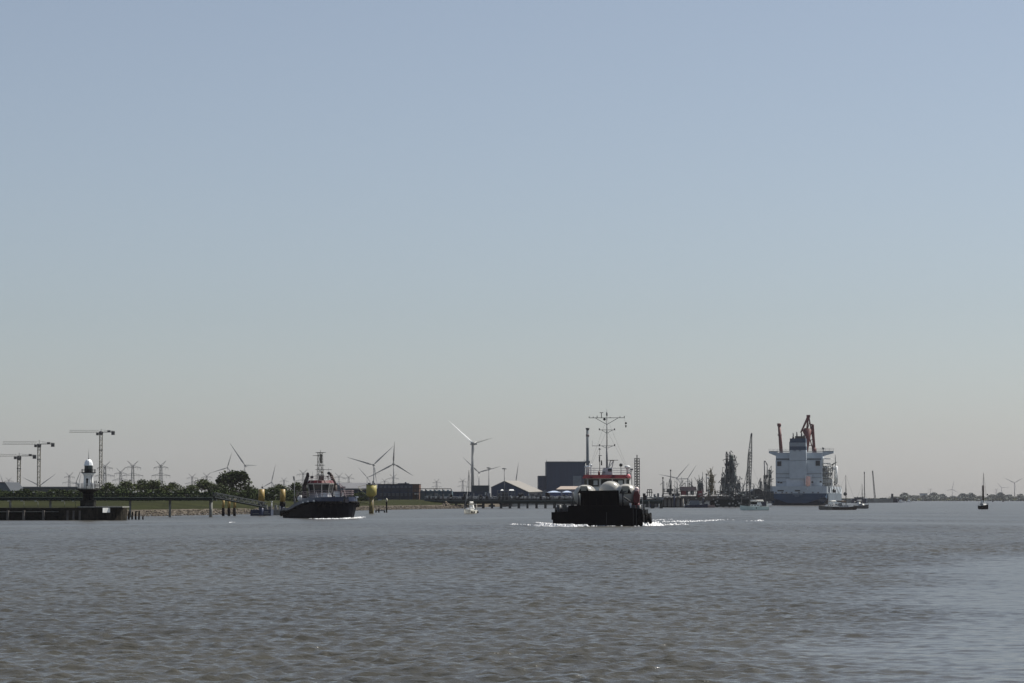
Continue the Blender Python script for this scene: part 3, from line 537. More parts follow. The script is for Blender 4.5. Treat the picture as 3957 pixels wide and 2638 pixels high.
    for i, (a, top) in enumerate(((2399,1797),)):
        b = MB(); b.bar((-19.8,yy(a),rz),(-19.8,yy(a),zz(1802)),.05,n=6); b.bar((-20.1,yy(a)+.05,zz(1795)),(-19.5,yy(a),zz(1797)),.24,n=12); b.build('searchlight', DSTEEL, t)
    b = MB(); b.box(-21,-20.6,yy(2280),yy(2284),rz,zz(1797)); b.ball((-20.8,yy(2282),zz(1797)),.22,8); b.build('small_vent', WHITE, t)
    b = MB(); b.frus((-23,-21.2,yy(2322),yy(2366)),(-22.8,-21.4,yy(2330),yy(2364)),rz,zz(1806)); b.path([(-22,yy(2350),zz(1806)),(-22,yy(2357),zz(1778)),(-22,yy(2369),zz(1778)),(-22,yy(2362),zz(1806))],.09,5); b.path([(-22,yy(2350),zz(1806)),(-22,yy(2368),zz(1780))],.06,5); b.build('mast_house', M('light rail grey', (.45,.46,.46)), t)
    b = MB(); b.box(-21.4,-21.2,yy(2348),yy(2364),zz(1820),zz(1811)); b.box(-21.2,-21,yy(2325),yy(2337),zz(1825),zz(1822)); b.build('louvre', BLACK, t)
    b = MB(); b.box(-21.9,-21.7,yy(2347),yy(2387),zz(1778)+.003,zz(1776)); b.build('radar_scanner', DSTEEL, t)
    mx = yy(2343); b = MB(); b.bar((-22,mx,rz),(-22,mx,zz(1722)),.17,.14,n=10); b.bar((-22,mx,zz(1722)),(-22,mx,zz(1610)),.085,.06,n=8); b.bar((-22,mx,zz(1610)),(-22,mx,zz(1578)),.05,.02,n=6); b.bar((-22,mx,zz(1604)),(-22,mx,zz(1590)),.12,n=8); m_ = b.build('mast', STEEL, t)
    def arm(py, a, c_, by, bl, br, r=.045):
        b = MB(); b.bar((-22,yy(a),zz(py)),(-22,yy(c_),zz(py)),r); b.bar((-22,yy(bl),zz(py)),(-22,mx,zz(by)),r*.9); b.bar((-22,yy(br),zz(py)),(-22,mx,zz(by)),r*.9); return b
    b = arm(1612,2273,2412,1638,2297,2388,.055)
    for px, h in ((2274,6),(2290,5),(2305,8),(2356,3),(2394,6),(2411,7)): b.bar((-22,yy(px),zz(1612)),(-22,yy(px),zz(1612-h)),.07)
    b.bar((-22,yy(2322),zz(1612)),(-22,yy(2322),zz(1592)),.07); b.box(-22.2,-21.8,yy(2315),yy(2329),zz(1593),zz(1591)); b.bar((-21.8,yy(2334),zz(1618)),(-21.6,yy(2334),zz(1618)),.2,n=10); b.build('crossarm', DSTEEL, m_)
    b = arm(1659,2315,2373,1672,2322,2366)
    for px in (2314,2373): b.lathe([(.09,zz(1660)),(.09,zz(1653))],(-22,yy(px),0),8)
    b.build('crossarm', DSTEEL, m_)
    b = arm(1721,2286,2374,1731,2322,2366)
    for px in (2314,2373): b.lathe([(.09,zz(1722)),(.09,zz(1714))],(-22,yy(px),0),8)
    b.bar((-22,yy(2286),zz(1723)),(-22,yy(2286),zz(1700)),.02); b.build('crossarm', DSTEEL, m_)
    b = MB(); b.bar((-21,yy(2316),rz),(-21,yy(2316),zz(1733)),.06,.04,n=6); b.lathe([(.02,zz(1736)),(.16,zz(1736)),(.1,zz(1731)),(.02,zz(1730))],(-21,yy(2316),0),10); b.box(-21.1,-20.9,yy(2311),yy(2324),zz(1760),zz(1758)); b.bar((-21,yy(2315),zz(1783)),(-21,yy(2315),zz(1762)),.1,n=6); b.bar((-21,yy(2323),zz(1797)),(-21,yy(2323),zz(1777)),.11,n=6); b.build('signal_post', DSTEEL, t)
    b = MB(); x = yy(2313); b.bar((-20.5,x,rz),(-20.5,x,zz(1820)),.14,n=8); b.build('fire_cylinder', RED, t)
    b = MB(); b.ball((-22,yy(2417),zz(1633)),.16,8); b.frus((-22.1,-21.9,yy(2417)-.05,yy(2417)+.05),(-22.2,-21.8,yy(2417)-.12,yy(2417)+.12),zz(1650),zz(1641)); b.bar((-22,yy(2411),zz(1612)),(-22,yy(2417),zz(1650)),.012); b.build('day_shape', BLACK, t)
    b = MB()
    for a, z_ in ((2262,1830),(2432,1830)): b.bar((-24,yy(a),zz(1834)),(-22,mx,zz(1660)),.012,n=3); b.bar((-24,yy(a),zz(1834)),(-22,mx,zz(1612)),.012,n=3)
    b.build('stay', STEEL, m_)
    b = MB(); b.bar((-20,yy(2441),1.5),(-20,yy(2441),zz(1815)),.06,n=6); b.box(-20.2,-19.8,yy(2436),yy(2446),zz(1816),zz(1810)); b.build('floodlight_post', STEEL, t)
    # tanks carried on deck: things of their own
    def tank(y, x, r, zc, L, lab):
        o = Vector((x,y,1.503)); wp = Matrix.Translation(f.o) @ Matrix.Rotation(RZ,4,'Z') @ o
        k = thing('deck_tank', lab, 'tank', wp, RZ, 'white tanks standing on the barge deck')
        b = MB(); b.T = Matrix.Translation((0,0,zc-1.503)) @ Matrix.Rotation(R(90),4,'Y')
        b.lathe([(.05,.75),(r*.45,.68),(r*.75,.45),(r*.94,.15),(r,-.15),(r,-L),(r*.7,-L-.5),(.05,-L-.7)], n=28); sh = b.build('shell', TANKM, k)
        b = MB(); b.T = Matrix.Translation((0,0,zc-1.503)) @ Matrix.Rotation(R(90),4,'Y')
        for q_ in (-.4,-L*.5,-L+.4): b.lathe([(r+.02,q_),(r+.05,q_-.02),(r+.05,q_-.18),(r+.02,q_-.2)], n=28)
        b.build('strap', M('grey tank strap', (.4,.39,.36), .5), k)
        b = MB()
        for q_ in (-1,-L+1): b.frus((q_-.25,q_+.25,-r*.9,r*.9),(q_-.2,q_+.2,-r*.7,r*.7),0,zc-1.503-r*.72)
        b.build('cradle', DSTEEL, k); return k, sh
    tl, _ = tank(yy(2257)+.75, -4.6, 1.52, zf(1914), 7, 'left one of the three white tanks, behind the ramp door edge')
    tr, _ = tank(yy(2404)+1.05, -4.6, 1.58, zf(1912), 7, 'right one of the three white tanks, with a dark frame before it')
    tc, sh = tank(yy(2356)+.45, -8.6, 1.55, Z(1900,377), 7, 'middle white tank rising highest over the black ramp door')
    b = MB(); r_ = random.Random(5); x_ = -.62
    while x_ < .62:
        wd = r_.choice((.07,.09,.05)); 
        if r_.random() > .14: zt_ = Z(1891,377)-1.503; b.box(.40,.44,x_,x_+wd,zt_-.0,zt_+r_.choice((.12,.16,.2)))
        x_ += wd+.035
    b.build('lettering', M('worn tank lettering', (.05,.06,.08), .6), tc)
    for k, xx in ((tl,0),(tr,.0)):
        b = MB(); z_ = zf(1914)-1.503; b.add([(.8,-.85+xx,z_+.35),(.8,.85+xx,z_+.35),(.8,.45+xx,z_+1.35),(.8,-.45+xx,z_+1.35),(.9,-.85+xx,z_+.35),(.9,.85+xx,z_+.35),(.9,.45+xx,z_+1.35),(.9,-.45+xx,z_+1.35)],[(0,1,2,3),(4,7,6,5),(0,4,5,1),(2,6,7,3),(1,5,6,2),(0,3,7,4)]); b.build('end_hatch', M('olive grey hatch', (.3,.29,.24), .6), k)
        b = MB(); b.add([(.92,-.85,z_+.36),(.92,-.47,z_+1.0),(.92,-.3,z_+.36),(.92,.85,z_+.36),(.92,.47,z_+1.0),(.92,.3,z_+.36)],[(0,1,2),(3,5,4)]); b.bar((.9,-.9,z_+.33),(.9,.9,z_+.33),.06); b.build('hatch_gap', BLACK, k)
workboat()
# ------------------------------------------------------------------ trees
CROWNS = []
LEAFM = [M('foliage dark', (.038,.053,.019), .8, .45, .35, spec=.2), M('foliage mid', (.066,.082,.03), .8, .4, .35, spec=.2), M('foliage grey green', (.082,.092,.052), .8, .35, .35, spec=.2)]
BARK = M('bark', (.03,.025,.02), .9, .3)
def crown_mesh(seed, shape, dens):
    r = random.Random(seed); vs = []; fs = []; lobes = []
    for k in range(13 if shape != 'tall' else 16):
        a = r.uniform(0,6.28); d = r.uniform(.05,.72); z = r.uniform(.02,.98)
        env = math.sqrt(max(.05, 1-((z-.42)/.62)**2)); lobes.append((math.cos(a)*d*env*.62, math.sin(a)*d*env*.62, z*.86, r.uniform(.13,.26)))
    for lx, ly, lz, lr in lobes:
        for k in range(int(dens)):
            u = Vector((r.gauss(0,1),r.gauss(0,1),r.gauss(0,1))).normalized()*lr*r.uniform(.55,1.12); c = Vector((lx,ly,lz))+u; s = r.uniform(.012,.032)
            if c.z < .02: c.z = .02+r.uniform(0,.05)
            n = Vector((r.gauss(0,1),r.gauss(0,1),r.gauss(0,1)+.5)).normalized(); x = n.orthogonal().normalized(); y = n.cross(x); i = len(vs)
            vs += [tuple(c+x*s*1.5), tuple(c+y*s), tuple(c-x*s*1.3), tuple(c-y*s)]; fs.append((i,i+1,i+2,i+3))
    me = bpy.data.meshes.new('crown'); me.from_pydata(vs, [], fs); return me
for k in range(7): CROWNS.append(crown_mesh(20+k, 'tall' if k == 6 else 'round', 170 if k < 6 else 330))
CROWN_M = {}
def crown(i, j):
    if (i,j) not in CROWN_M:
        m = CROWNS[i].copy(); m.materials.append(LEAFM[j]); CROWN_M[i,j] = m
    return CROWN_M[i,j]
def trunk_mesh(seed):
    r = random.Random(seed); b = MB(); b.bar((0,0,-.05),(0,0,.35),.022,.015,n=6)
    for k in range(4): a = r.uniform(0,6.28); b.bar((0,0,.2+.05*k),(math.cos(a)*.25,math.sin(a)*.25,.6+.08*k),.011,.004,n=4)
    me = bpy.data.meshes.new('trunk'); me.from_pydata(b.v, [], b.f); me.materials.append(BARK); return me
TRUNK = trunk_mesh(1)
def tree(px, top, wpx, Y, ci, mi, label, name='tree', group='trees and scrub behind the dyke', cat='tree', z0=3.0):
    f = Fr(px, Y, z0); h = f.z(top); wd = wpx*Y/FPX
    t = thing(name, label, cat, f.o, random.Random(px).uniform(0,6), group)
    c = bpy.data.objects.new('crown', crown(ci, mi)); COL.objects.link(c); c.parent = t; k_ = .98 if h > 12.2 else 1.1 if Y > 2000 else 1.5; c.scale = (wd*k_, wd*k_, h*(.97 if h > 12.2 else .9))
    k = bpy.data.objects.new('trunk', TRUNK); COL.objects.link(k); k.parent = t; k.scale = (min(wd,h*1.5), min(wd,h*1.5), h)
# left to right: (px, top row, width px, distance, crown, material, label)
TR = [(-30,1872,70,820,0,0,'dark tree cut off by the left edge of the picture'),
(22,1893,60,800,1,0,'low bush in front of the grey sloping hall roof'),(62,1892,58,805,2,1,'bush below the leftmost tower crane'),(104,1888,64,810,3,0,'bush between the two leftmost crane masts'),
(146,1890,60,800,4,2,'grey green bush under the second tower crane mast'),(190,1886,70,815,5,0,'rounded bush right of the second tower crane mast'),(232,1893,56,800,0,1,'low bush below the small pylon left of the lighthouse'),
(274,1890,60,810,1,0,'bush just left of the lighthouse gallery'),(318,1888,50,820,2,2,'scrub right behind the lighthouse tower'),
(378,1868,60,830,3,0,'tree at the foot of the tallest tower crane'),(418,1856,66,835,4,1,'tree rising right of the tallest tower crane'),(456,1862,62,820,5,0,'tree below the small second pylon'),
(498,1846,84,830,0,1,'broad green tree below the first pair of tall pylons'),(548,1848,70,836,1,0,'round dark tree between the two tall pylons'),(590,1846,84,825,2,1,'broad tree left of the second tall pylon base'),
(636,1852,60,830,3,1,'tree right of the second tall pylon base'),(678,1854,58,845,4,2,'thin grey tree with sky showing through its top'),(700,1880,50,810,5,0,'low shrub in the gap right of the thin grey tree'),
(734,1864,60,830,0,1,'mid green tree starting the next clump right of the gap'),(786,1846,92,835,1,1,'broad domed tree below the hidden small pylon'),(832,1862,58,820,2,2,'grey green tree left of the tallest tree'),
(872,1848,56,826,3,0,'dark tree leaning against the left of the tallest tree'),(912,1803,118,850,6,0,'tallest tree, a big dark rounded crown above all others'),(962,1868,52,815,4,0,'small dark tree right of the tallest tree'),
(1000,1876,60,830,5,1,'low tree behind the left stout yellow pile'),(1044,1874,62,825,0,0,'low dark tree between the two stout yellow piles'),(1080,1866,60,835,1,1,'rounded tree behind the right stout yellow pile'),
(1140,1856,70,840,2,0,'dark tree behind the left tug funnel'),(1118,1890,56,805,3,0,'low shrub between the right stout pile and the tug funnel'),(1190,1872,64,850,4,0,'dark tree behind the tug wheelhouse'),
(1362,1900,44,900,5,0,'low bush between the tug bow and the grey hall'),(1396,1896,52,905,0,0,'larger low bush left of the yellow drum platform'),(1432,1904,44,900,1,0,'low bush behind the yellow column')]
for a in TR: tree(*a)
# low scrub filling the foot of the clumps reads as one mass
def scrub(name, x0, x1, Y, zt, label, seed, mat, z0=2.8, hpx=None, n=9000, s0=.14):
    r = random.Random(seed); f = Fr((x0+x1)/2, Y, z0); b = MB(); vs = []; fs = []
    for k in range(n):
        px = r.uniform(x0,x1); d = r.uniform(-6,6); hmax = f.z(zt+7*math.sin(px*.05)+4*math.sin(px*.17+1)); z = hmax*(1-r.random()**2.2) ; c = Vector((f.x(px), d, z)); s = r.uniform(s0, s0*2.4)
        nn = Vector((r.gauss(0,1),r.gauss(0,1),r.gauss(0,1))).normalized(); x = nn.orthogonal().normalized(); y = nn.cross(x); i = len(vs)
        vs += [tuple(c+x*s*1.4), tuple(c+y*s), tuple(c-x*s*1.2), tuple(c-y*s)]; fs.append((i,i+1,i+2,i+3))
    b.add(vs, fs); tag(b.build(name, mat, None, f.o), label, 'scrub', kind='stuff')
scrub('scrub', -150, 1200, 795, 1900, 'continuous low scrub along the foot of the tree line on the left', 5, LEAFM[0], n=16000)
FAR_HAZE = M('haze-paled far foliage', (.22,.24,.22), .9, .3, .1)  # foliage colour lightened to paint in distance haze
scrub('shore_reeds', 3470, 4300, 3450, 1925, 'low strip of pale reeds along the far right waterline', 8, FAR_HAZE, 0, n=5000, s0=.5)
scrub('far_woods', 3480, 4300, 4600, 1916, 'thin line of far woods on the right horizon', 6, FAR_HAZE, 3, n=12000, s0=1.0)
LEAFM.append(FAR_HAZE)
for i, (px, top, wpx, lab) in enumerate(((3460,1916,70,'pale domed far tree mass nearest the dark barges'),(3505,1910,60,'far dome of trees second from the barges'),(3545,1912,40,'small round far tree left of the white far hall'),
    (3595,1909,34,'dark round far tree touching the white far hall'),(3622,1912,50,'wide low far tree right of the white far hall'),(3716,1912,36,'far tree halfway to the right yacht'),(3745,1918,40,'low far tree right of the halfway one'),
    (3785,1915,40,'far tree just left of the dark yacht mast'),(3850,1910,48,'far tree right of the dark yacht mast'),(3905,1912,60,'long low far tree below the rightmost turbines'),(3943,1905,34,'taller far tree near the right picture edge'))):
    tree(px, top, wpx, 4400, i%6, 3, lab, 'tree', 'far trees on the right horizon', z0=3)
# ------------------------------------------------------------------ buildings behind the dyke
def block(b, f, x0, x1, y0, y1, d=25, dy=0): b.box(f.x(x0,0), f.x(x1,0), dy, dy+d, f.z(y1), f.z(y0)); return b
def wbox(f, name, mat, p, x0, x1, y0, y1, dy=0, d=.2): return block(MB(), f, x0, x1, y0, y1, d, dy).build(name, mat, p)
def buildings():
    f = Fr(165, 1150, 3); t = thing('industrial_hall', 'long low dark flat-roofed hall behind the bushes left of the lighthouse', 'building', f.o)
    wbox(f,'wall',M('dark hall wall', (.08,.085,.085), .7),t,54,300,1886,1930,0,40); b = MB(); block(b,f,52,302,1880,1886,41,-.5); b.build('roof', M('hall roof', (.11,.115,.12), .7), t)
    f = Fr(10, 1050, 3); t = thing('storage_hall', 'grey hall with a steep sloping roof at the left picture edge', 'building', f.o)
    b = MB(); b.prism([(f.x(-60),0),(f.x(-60),f.z(1864)),(f.x(17),f.z(1864)),(f.x(42),f.z(1898)),(f.x(42),0)],0,30); b.build('wall', CLADL, t); b = MB(); b.prism([(f.x(-60),f.z(1864)),(f.x(-60),f.z(1862)),(f.x(18),f.z(1862)),(f.x(43.5),f.z(1898)),(f.x(42),f.z(1898)),(f.x(17),f.z(1864))],-.4,30.4); b.build('roof', DSTEEL, t)
    # grey warehouse right of the tug
    f = Fr(1360, 1100, 3); t = thing('warehouse', 'wide grey-roofed warehouse between the tug and the yellow drum platform', 'building', f.o)
    b = MB(); b.prismx([(0,0),(0,f.z(1893)),(18,f.z(1865)),(36,f.z(1893)),(36,0)], f.x(1230), f.x(1462)); b.build('wall', CLAD, t)
    b = MB(); b.prismx([(-.8,f.z(1893)),(-.8,f.z(1892)),(17,f.z(1866)-.1),(17,f.z(1866)+.2),(-.8,f.z(1892)+.3)][::1], f.x(1300), f.x(1462)+.3); b.frus((f.x(1295),f.x(1462)+.3,-.9,17),(f.x(1295),f.x(1462)+.3,16,17),f.z(1893)+.05,f.z(1866)); b.build('roof', ROOFG, t)
    b = MB(); b.prism([(f.x(1270),f.z(1893)),(f.x(1300),f.z(1866)),(f.x(1338),f.z(1893))],-1.6,-1.0); b.build('gable', CLADL, t)
    b = MB(); b.box(f.x(1250),f.x(1462),-2.2,-1.7,f.z(1895.5),f.z(1893)+.01); b.build('gutter', DSTEEL, t)
    f = Fr(1540, 1080, 3); t = thing('office_building', 'two storey dark brick building with rows of windows and a brown end', 'building', f.o)
    wbox(f,'wall',DBRICK,t,1458,1594,1871,1930,0,20); b = block(MB(),f,1594.2,1620,1871,1930,20); b.build('end_wall', BRICK, t)
    b = block(MB(),f,1456,1621,1869.5,1871,21,-.4); rf = b.build('roof', DSTEEL, t)
    for x, y, w_, n in ((1535,1866,44,'plant_room'),(1562,1862,6,'vent')): wbox(f,n,CLADL,rf,x,x+w_,y,1869.3,5,5)
    for row, (y0,y1) in enumerate(((1877,1885),(1905,1916))):
        for k in range(8):
            x = 1468+k*16
            fr = wbox(f,'window',M('building window frame', (.13,.14,.16), .5),t,x,x+8,y0,y1,-.15,.14); wbox(f,'pane',M('building pane', (.1,.12,.15), .15),fr,x+1,x+7,y0+1,y1-1,-.2,.045)
    wbox(f,'awning',WHITE,t,1602,1616,1906,1910,-1.2,1.1); 
    b = MB(); b.box(f.x(1225),f.x(1745),-9,-6,f.z(1889.5),f.z(1887)); 
    cg = thing('conveyor_bridge', 'dark conveyor gantry running level past the warehouse and the brick building', 'conveyor', f.o)
    b.build('gallery', DSTEEL, cg)
    b = MB(); b.box(f.x(1225),f.x(1745),-8.8,-6.2,f.z(1903),f.z(1901)); b.build('lower_gallery', CLAD, cg)
    for px in range(1480,1746,33): MB().box(f.x(px),f.x(px)+.35,-8,-7.6,-1,f.z(1889.5)).build('support_leg', DSTEEL, cg)
    f = Fr(1685, 1090, 3); t = thing('industrial_shed', 'teal blue shed with a row of pale roof vents right of the brick building', 'building', f.o)
    wbox(f,'wall',M('teal cladding', (.05,.09,.11), .6),t,1621,1746,1896,1931,0,20)
    for k in range(7): wbox(f,'roof_vent',M('pale vent', (.4,.42,.42), .6),t,1624+k*17,1633+k*17,1892,1895.8,3,3)
    f = Fr(1815, 1200, 3); t = thing('industrial_shed', 'long low navy shed in front of the big wind turbine', 'building', f.o)
    wbox(f,'wall',CLAD,t,1749,1885,1902,1935,0,25); block(MB(),f,1748,1886,1899,1901.8,26,-.5).build('roof', M('navy roof', (.04,.06,.1)), t); wbox(f,'door',WHITE,t,1874,1880,1901,1912,-.2,.15)
    f = Fr(1858, 1260, 3); t = thing('industrial_building', 'dark boxy flat building at the foot of the big wind turbine', 'building', f.o)
    wbox(f,'wall',M('dark blue green cladding', (.03,.05,.065), .6, .2, .3),t,1823,1890,1877,1935,0,25); block(MB(),f,1822,1891,1875,1876.8,26,-.5).build('parapet', CLADL, t)
    # gabled shed with cream roof
    f = Fr(1970, 1230, 3); t = thing('gabled_shed', 'blue gabled shed with a long sunlit cream roof', 'building', f.o)
    D = 60; ex = lambda px, d: f.x(px, 0)
    def P(px, py, d=0): return (X(px, f.Y+d)-f.o.x, d, Z(py, f.Y+d)-f.o.z)
    b = MB(); b.add([P(1898,1935),P(1898,1882),P(1950,1858),P(2042,1900),P(2042,1935),P(2003,1935,D),P(2003,1858,D),P(2093,1897,D),P(2093,1930,D)],[(0,4,3,2,1),(4,8,7,3),(2,3,7,6),(1,2,6),(0,1,6,5)]); b.build('wall', CLAD, t)
    b = MB(); q = [P(1949,1857.2,-.3),P(2044,1900.4,-.3),P(2096,1897,D),P(2003,1856.5,D)]; lo = [(a,c,e-.35) for a,c,e in q]; b.add(q+lo,[(0,1,2,3),(7,6,5,4),(0,4,5,1),(1,5,6,2),(2,6,7,3),(3,7,4,0)]); b.build('roof', ROOFC, t)
    b = MB(); q = [P(1949,1857.2,-.31),P(1897,1881.5,-.31),P(1955,1880,D),P(2003,1856.5,D)]; lo = [(a,c,e-.35) for a,c,e in q]; b.add(q+lo,[(3,2,1,0),(4,5,6,7),(0,1,5,4),(1,2,6,5),(2,3,7,6),(3,0,4,7)]); b.build('roof', ROOFG, t)
    f2 = Fr(2070, 1215, 3); t2 = thing('annex_shed', 'low cream walled annex right of the cream roofed shed', 'building', f2.o)
    wbox(f2,'wall',M('cream wall', (.3,.29,.27), .7),t2,2044,2096,1903,1930,0,12); b = MB(); b.box(f2.x(2042),f2.x(2100),-.5,12.5,f2.z(1903)+.01,f2.z(1901)); b.build('roof', CLADL, t2)
    b = MB(); b.prism([(f2.x(2096.4),0),(f2.x(2096.4),f2.z(1901)),(f2.x(2106),f2.z(1893)),(f2.x(2116),f2.z(1901)),(f2.x(2116),0)],-1,12); b.build('gable', CLADL, t2)
    # big navy process block and chimney
    f = Fr(2180, 1550, 3); t = thing('process_building', 'huge windowless navy blue block towering behind the barge', 'building', f.o)
    wbox(f,'main_block',CLAD,t,2111,2262,1786,1940,0,50); wbox(f,'low_block',CLAD,t,2080,2110.7,1840,1940,3,45); wbox(f,'roof_edge',CLADL,t,2110.5,2262.5,1782.5,1785.8,-.4,50); wbox(f,'side_panel',M('pale grey panel', (.14,.17,.2), .6),t,2214,2247,1838,1892,-.4,.35)
    wbox(f,'roof_edge',CLADL,t,2079.5,2110.4,1837.5,1839.8,2.6,45)
    b = MB()
    for px, h in ((2112,6),(2196,5),(2258,7)): b.bar((f.x(px),1,f.z(1782.3)),(f.x(px),1,f.z(1782-h)),.12)
    b.build('roof_mast', STEEL, t)
    f = Fr(2271, 1570, 3); t = thing('chimney', 'tall slim concrete chimney beside the navy block', 'chimney', f.o); s = .157
    b = MB(); b.lathe([(7.5*s,0),(5.8*s,f.z(1780)),(5.2*s,f.z(1657))], n=18); b.build('stack', M('chimney concrete', (.17,.19,.2), .8, .15, .05), t)
    b = MB(); b.lathe([(5.3*s,f.z(1662)),(7.5*s,f.z(1655)),(7.5*s,f.z(1653))], n=18); b.build('rim', DSTEEL, t)
    b = MB(); b.lathe([(6.5*s,f.z(1686)),(6.5*s,f.z(1678))], n=18); b.build('service_platform', M('reddish brown band', (.13,.1,.1), .7), t)
    b = MB(); b.box(-9*s,9*s,-1,1,f.z(1790),f.z(1780)); b.build('flue_collar', STEEL, t)
    f = Fr(2220, 1330, 3); t = thing('low_shed', 'long low shed with a cream corrugated roof in front of the navy block', 'building', f.o)
    wbox(f,'wall',M('lilac grey wall', (.16,.17,.22), .7),t,2166,2262,1890,1935,0,20); b = MB(); b.frus((f.x(2150),f.x(2275),-.6,21),(f.x(2168),f.x(2275),4,16),f.z(1890)+.01,f.z(1878)); b.build('roof', M('cream corrugated roof', (.34,.28,.235), .7, .1, 1.2), t)
    for i, (a, c_, lab) in enumerate(((2113,2170,'left of two white peaked tents with blue skirts'),(2172,2212,'right of two white peaked tents with blue skirts'))):
        f = Fr((a+c_)/2, 1180, 3); t = thing('tent', lab+' beside the barge', 'tent', f.o, 0, 'white and blue tents on the quay')
        b = MB(); w_ = f.x(c_)-f.x(a); b.frus((f.x(a),f.x(c_),0,10),(f.x(a)+w_*.4,f.x(c_)-w_*.4,4,6),f.z(1902)+.01,f.z(1896)); b.build('roof', M('tent white blue', (.4,.48,.62), .6), t)
        b = MB(); b.box(f.x(a)+.3,f.x(c_)-.3,.3,9.7,f.z(1925),f.z(1902)); b.build('skirt', M('tent blue', (.035,.06,.17), .6), t)
    f = Fr(3575, 4700, 3); t = thing('far_hall', 'pale boxy hall among the far trees on the right horizon', 'building', f.o)
    wbox(f,'wall',M('pale far hall', (.42,.45,.47), .7),t,3564,3584,1907,1930,0,30); block(MB(),f,3563,3585,1905.5,1906.8,31,-.5).build('roof', CLADL, t)
buildings()
# ------------------------------------------------------------------ tower cranes
def tower_crane(px, top, wpx, Y, jl, jr, jy0, jy1, lab):
    f = Fr(px, Y, 3); s = Y/FPX; wd = wpx*s; t = thing('tower_crane', lab, 'crane', f.o, 0, 'tower cranes behind the lighthouse')
    zt = f.z(top)
    MB().lattice((0,0,0),(0,0,zt-1.2),wd*.85,int(zt/1.9),.2,rd=.13).build('mast', CRANEY, t)
    b = MB(); b.lathe([(wd*.62,zt-1.2),(wd*.7,zt+.6),(wd*.45,zt+1.4)],n=8,smooth=False); b.build('slewing_unit', DSTEEL, t)
    b = MB(); xl = f.x(jl); x0 = -wd*.6; z0, z1 = f.z(jy1), f.z(jy0); n = max(8, int((x0-xl)/1.8))
    for k in range(n):
        a, c = x0+(xl-x0)*k/n, x0+(xl-x0)*(k+1)/n; m = (a+c)/2
        for y in (-.7,.7): b.bar((a,y,z0),(c,y,z0),.1,cap=False); b.bar((a,y,z0),(m,0,z1),.06,n=3,cap=False); b.bar((m,0,z1),(c,y,z0),.06,n=3,cap=False)
        b.bar((a,0,z1),(c,0,z1),.1,cap=False)
    b.build('jib', M('pale weathered jib', (.32,.3,.25), .6), t)
    xr = f.x(jr); b = MB(); b.box(x0,xr,-.8,.8,z0+.1,z0+.5); b.bar((0,0,z1+.3),(xr*.95,0,z0+.9),.07); b.rail([(wd,-.7,z0+.5),(xr,-.7,z0+.5)],.8,.05,2,2); b.build('counter_jib', DSTEEL, t)
    b = MB(); b.box(xr-2.2,xr,-1,1,z0-1.6,z0+.9); b.box(xr-5,xr-3,-.8,.8,z0+.5,z0+1.6); b.build('counterweight', DSTEEL, t)
    b = MB(); b.box(x0-1.9,x0-.2,-1.4,-.2,z0-1.9,z0-.1); b.build('cab', DSTEEL, t)
    b = MB(); b.box(-wd*.55,wd*.55,-wd*.5,wd*.5,zt*.74,zt*.74+.5); b.build('collar', DSTEEL, t)
    b = MB(); b.bar((0,0,zt+1),(0,0,z1+1),.2); b.build('apex', DSTEEL, t)
tower_crane(388,1673,12,1800,266,441,1662,1671,'tallest tower crane, its whole jib in view right of the lighthouse')
tower_crane(149,1722,12,1800,8,208,1705,1717,'second tower crane from the left, jib reaching nearly to the picture edge')
tower_crane(72,1770,13,1760,-120,138,1755,1763,'shortest tower crane, leftmost, jib running out of the picture')
# ------------------------------------------------------------------ pylons
def pylon_proto():
    t = thing('transmission_pylon', 'x', 'pylon', (0,0,0), 0, 'transmission pylons on the plain')   # 60 m tall, origin at the base
    MB().lattice((0,0,0),(0,0,30),9,5,.34,w2=4.2).build('lower_mast', GALV, t); MB().lattice((0,0,30),(0,0,53),4.2,6,.3,w2=2.6).build('upper_mast', GALV, t)
    for z, hw in ((38,16),(50,12.5)):
        b = MB()
        for sg in (1,-1):
            b.bar((0,-1,z),(sg*hw,0,z-1),.32); b.bar((0,1,z),(sg*hw,0,z-1),.32); b.bar((0,0,z+3.2),(sg*hw,0,z-.6),.3)
            for k in range(1,5): x = sg*hw*k/5; b.bar((x,0,z-.2),(x-sg*hw*.1,0,z+3.2*(1-abs(x-sg*hw*.1)/hw)),.12,n=3)
            for x in (.98,.6): b.bar((sg*hw*x,0,z-1),(sg*hw*x,0,z-4.5),.16,n=3)
        b.build('crossarm', GALV, t)
    for sg in (1,-1): b = MB(); b.bar((0,-.8,53),(sg*8.5,0,60),.34,.25); b.bar((0,.8,50.5),(sg*8.5,0,60),.3,.25); b.build('horn', GALV, t)
    return t
PY = [(512,1780,'tall pylon rising above the broad green tree, left of two big ones'),(621,1780,'tall pylon, right one of the two big ones above the trees'),(404,1782,'tall pylon partly behind the tallest tower crane mast'),
(465,1808,'mid sized pylon between the tallest crane and the first big pylon'),(267,1825,'lone pylon between the second crane and the lighthouse'),(33,1846,'small pylon beside the grey sloping hall roof'),
(742,1830,'small pylon above the gap in the tree line'),(798,1826,'small pylon rising behind the broad domed tree'),(1097,1846,'faint pylon above the right stout yellow pile'),(1171,1813,'pylon directly behind the left tug funnel'),
(1309,1827,'pylon just right of the tug funnel, left of a close pair'),(1347,1831,'pylon right of the close pair behind the warehouse'),(1519,1832,'pylon behind the tower of the three bladed turbine with upright blade'),(1486,1850,'faint small pylon above the brick building'),
(1687,1853,'pylon right of the brick building above the teal shed'),(1788,1849,'pylon left of the big wind turbine tower'),(3595,1892,'tiny faint pylon beside the far pale hall'),(3850,1893,'tiny faint pylon on the far right horizon')]
pp = pylon_proto()
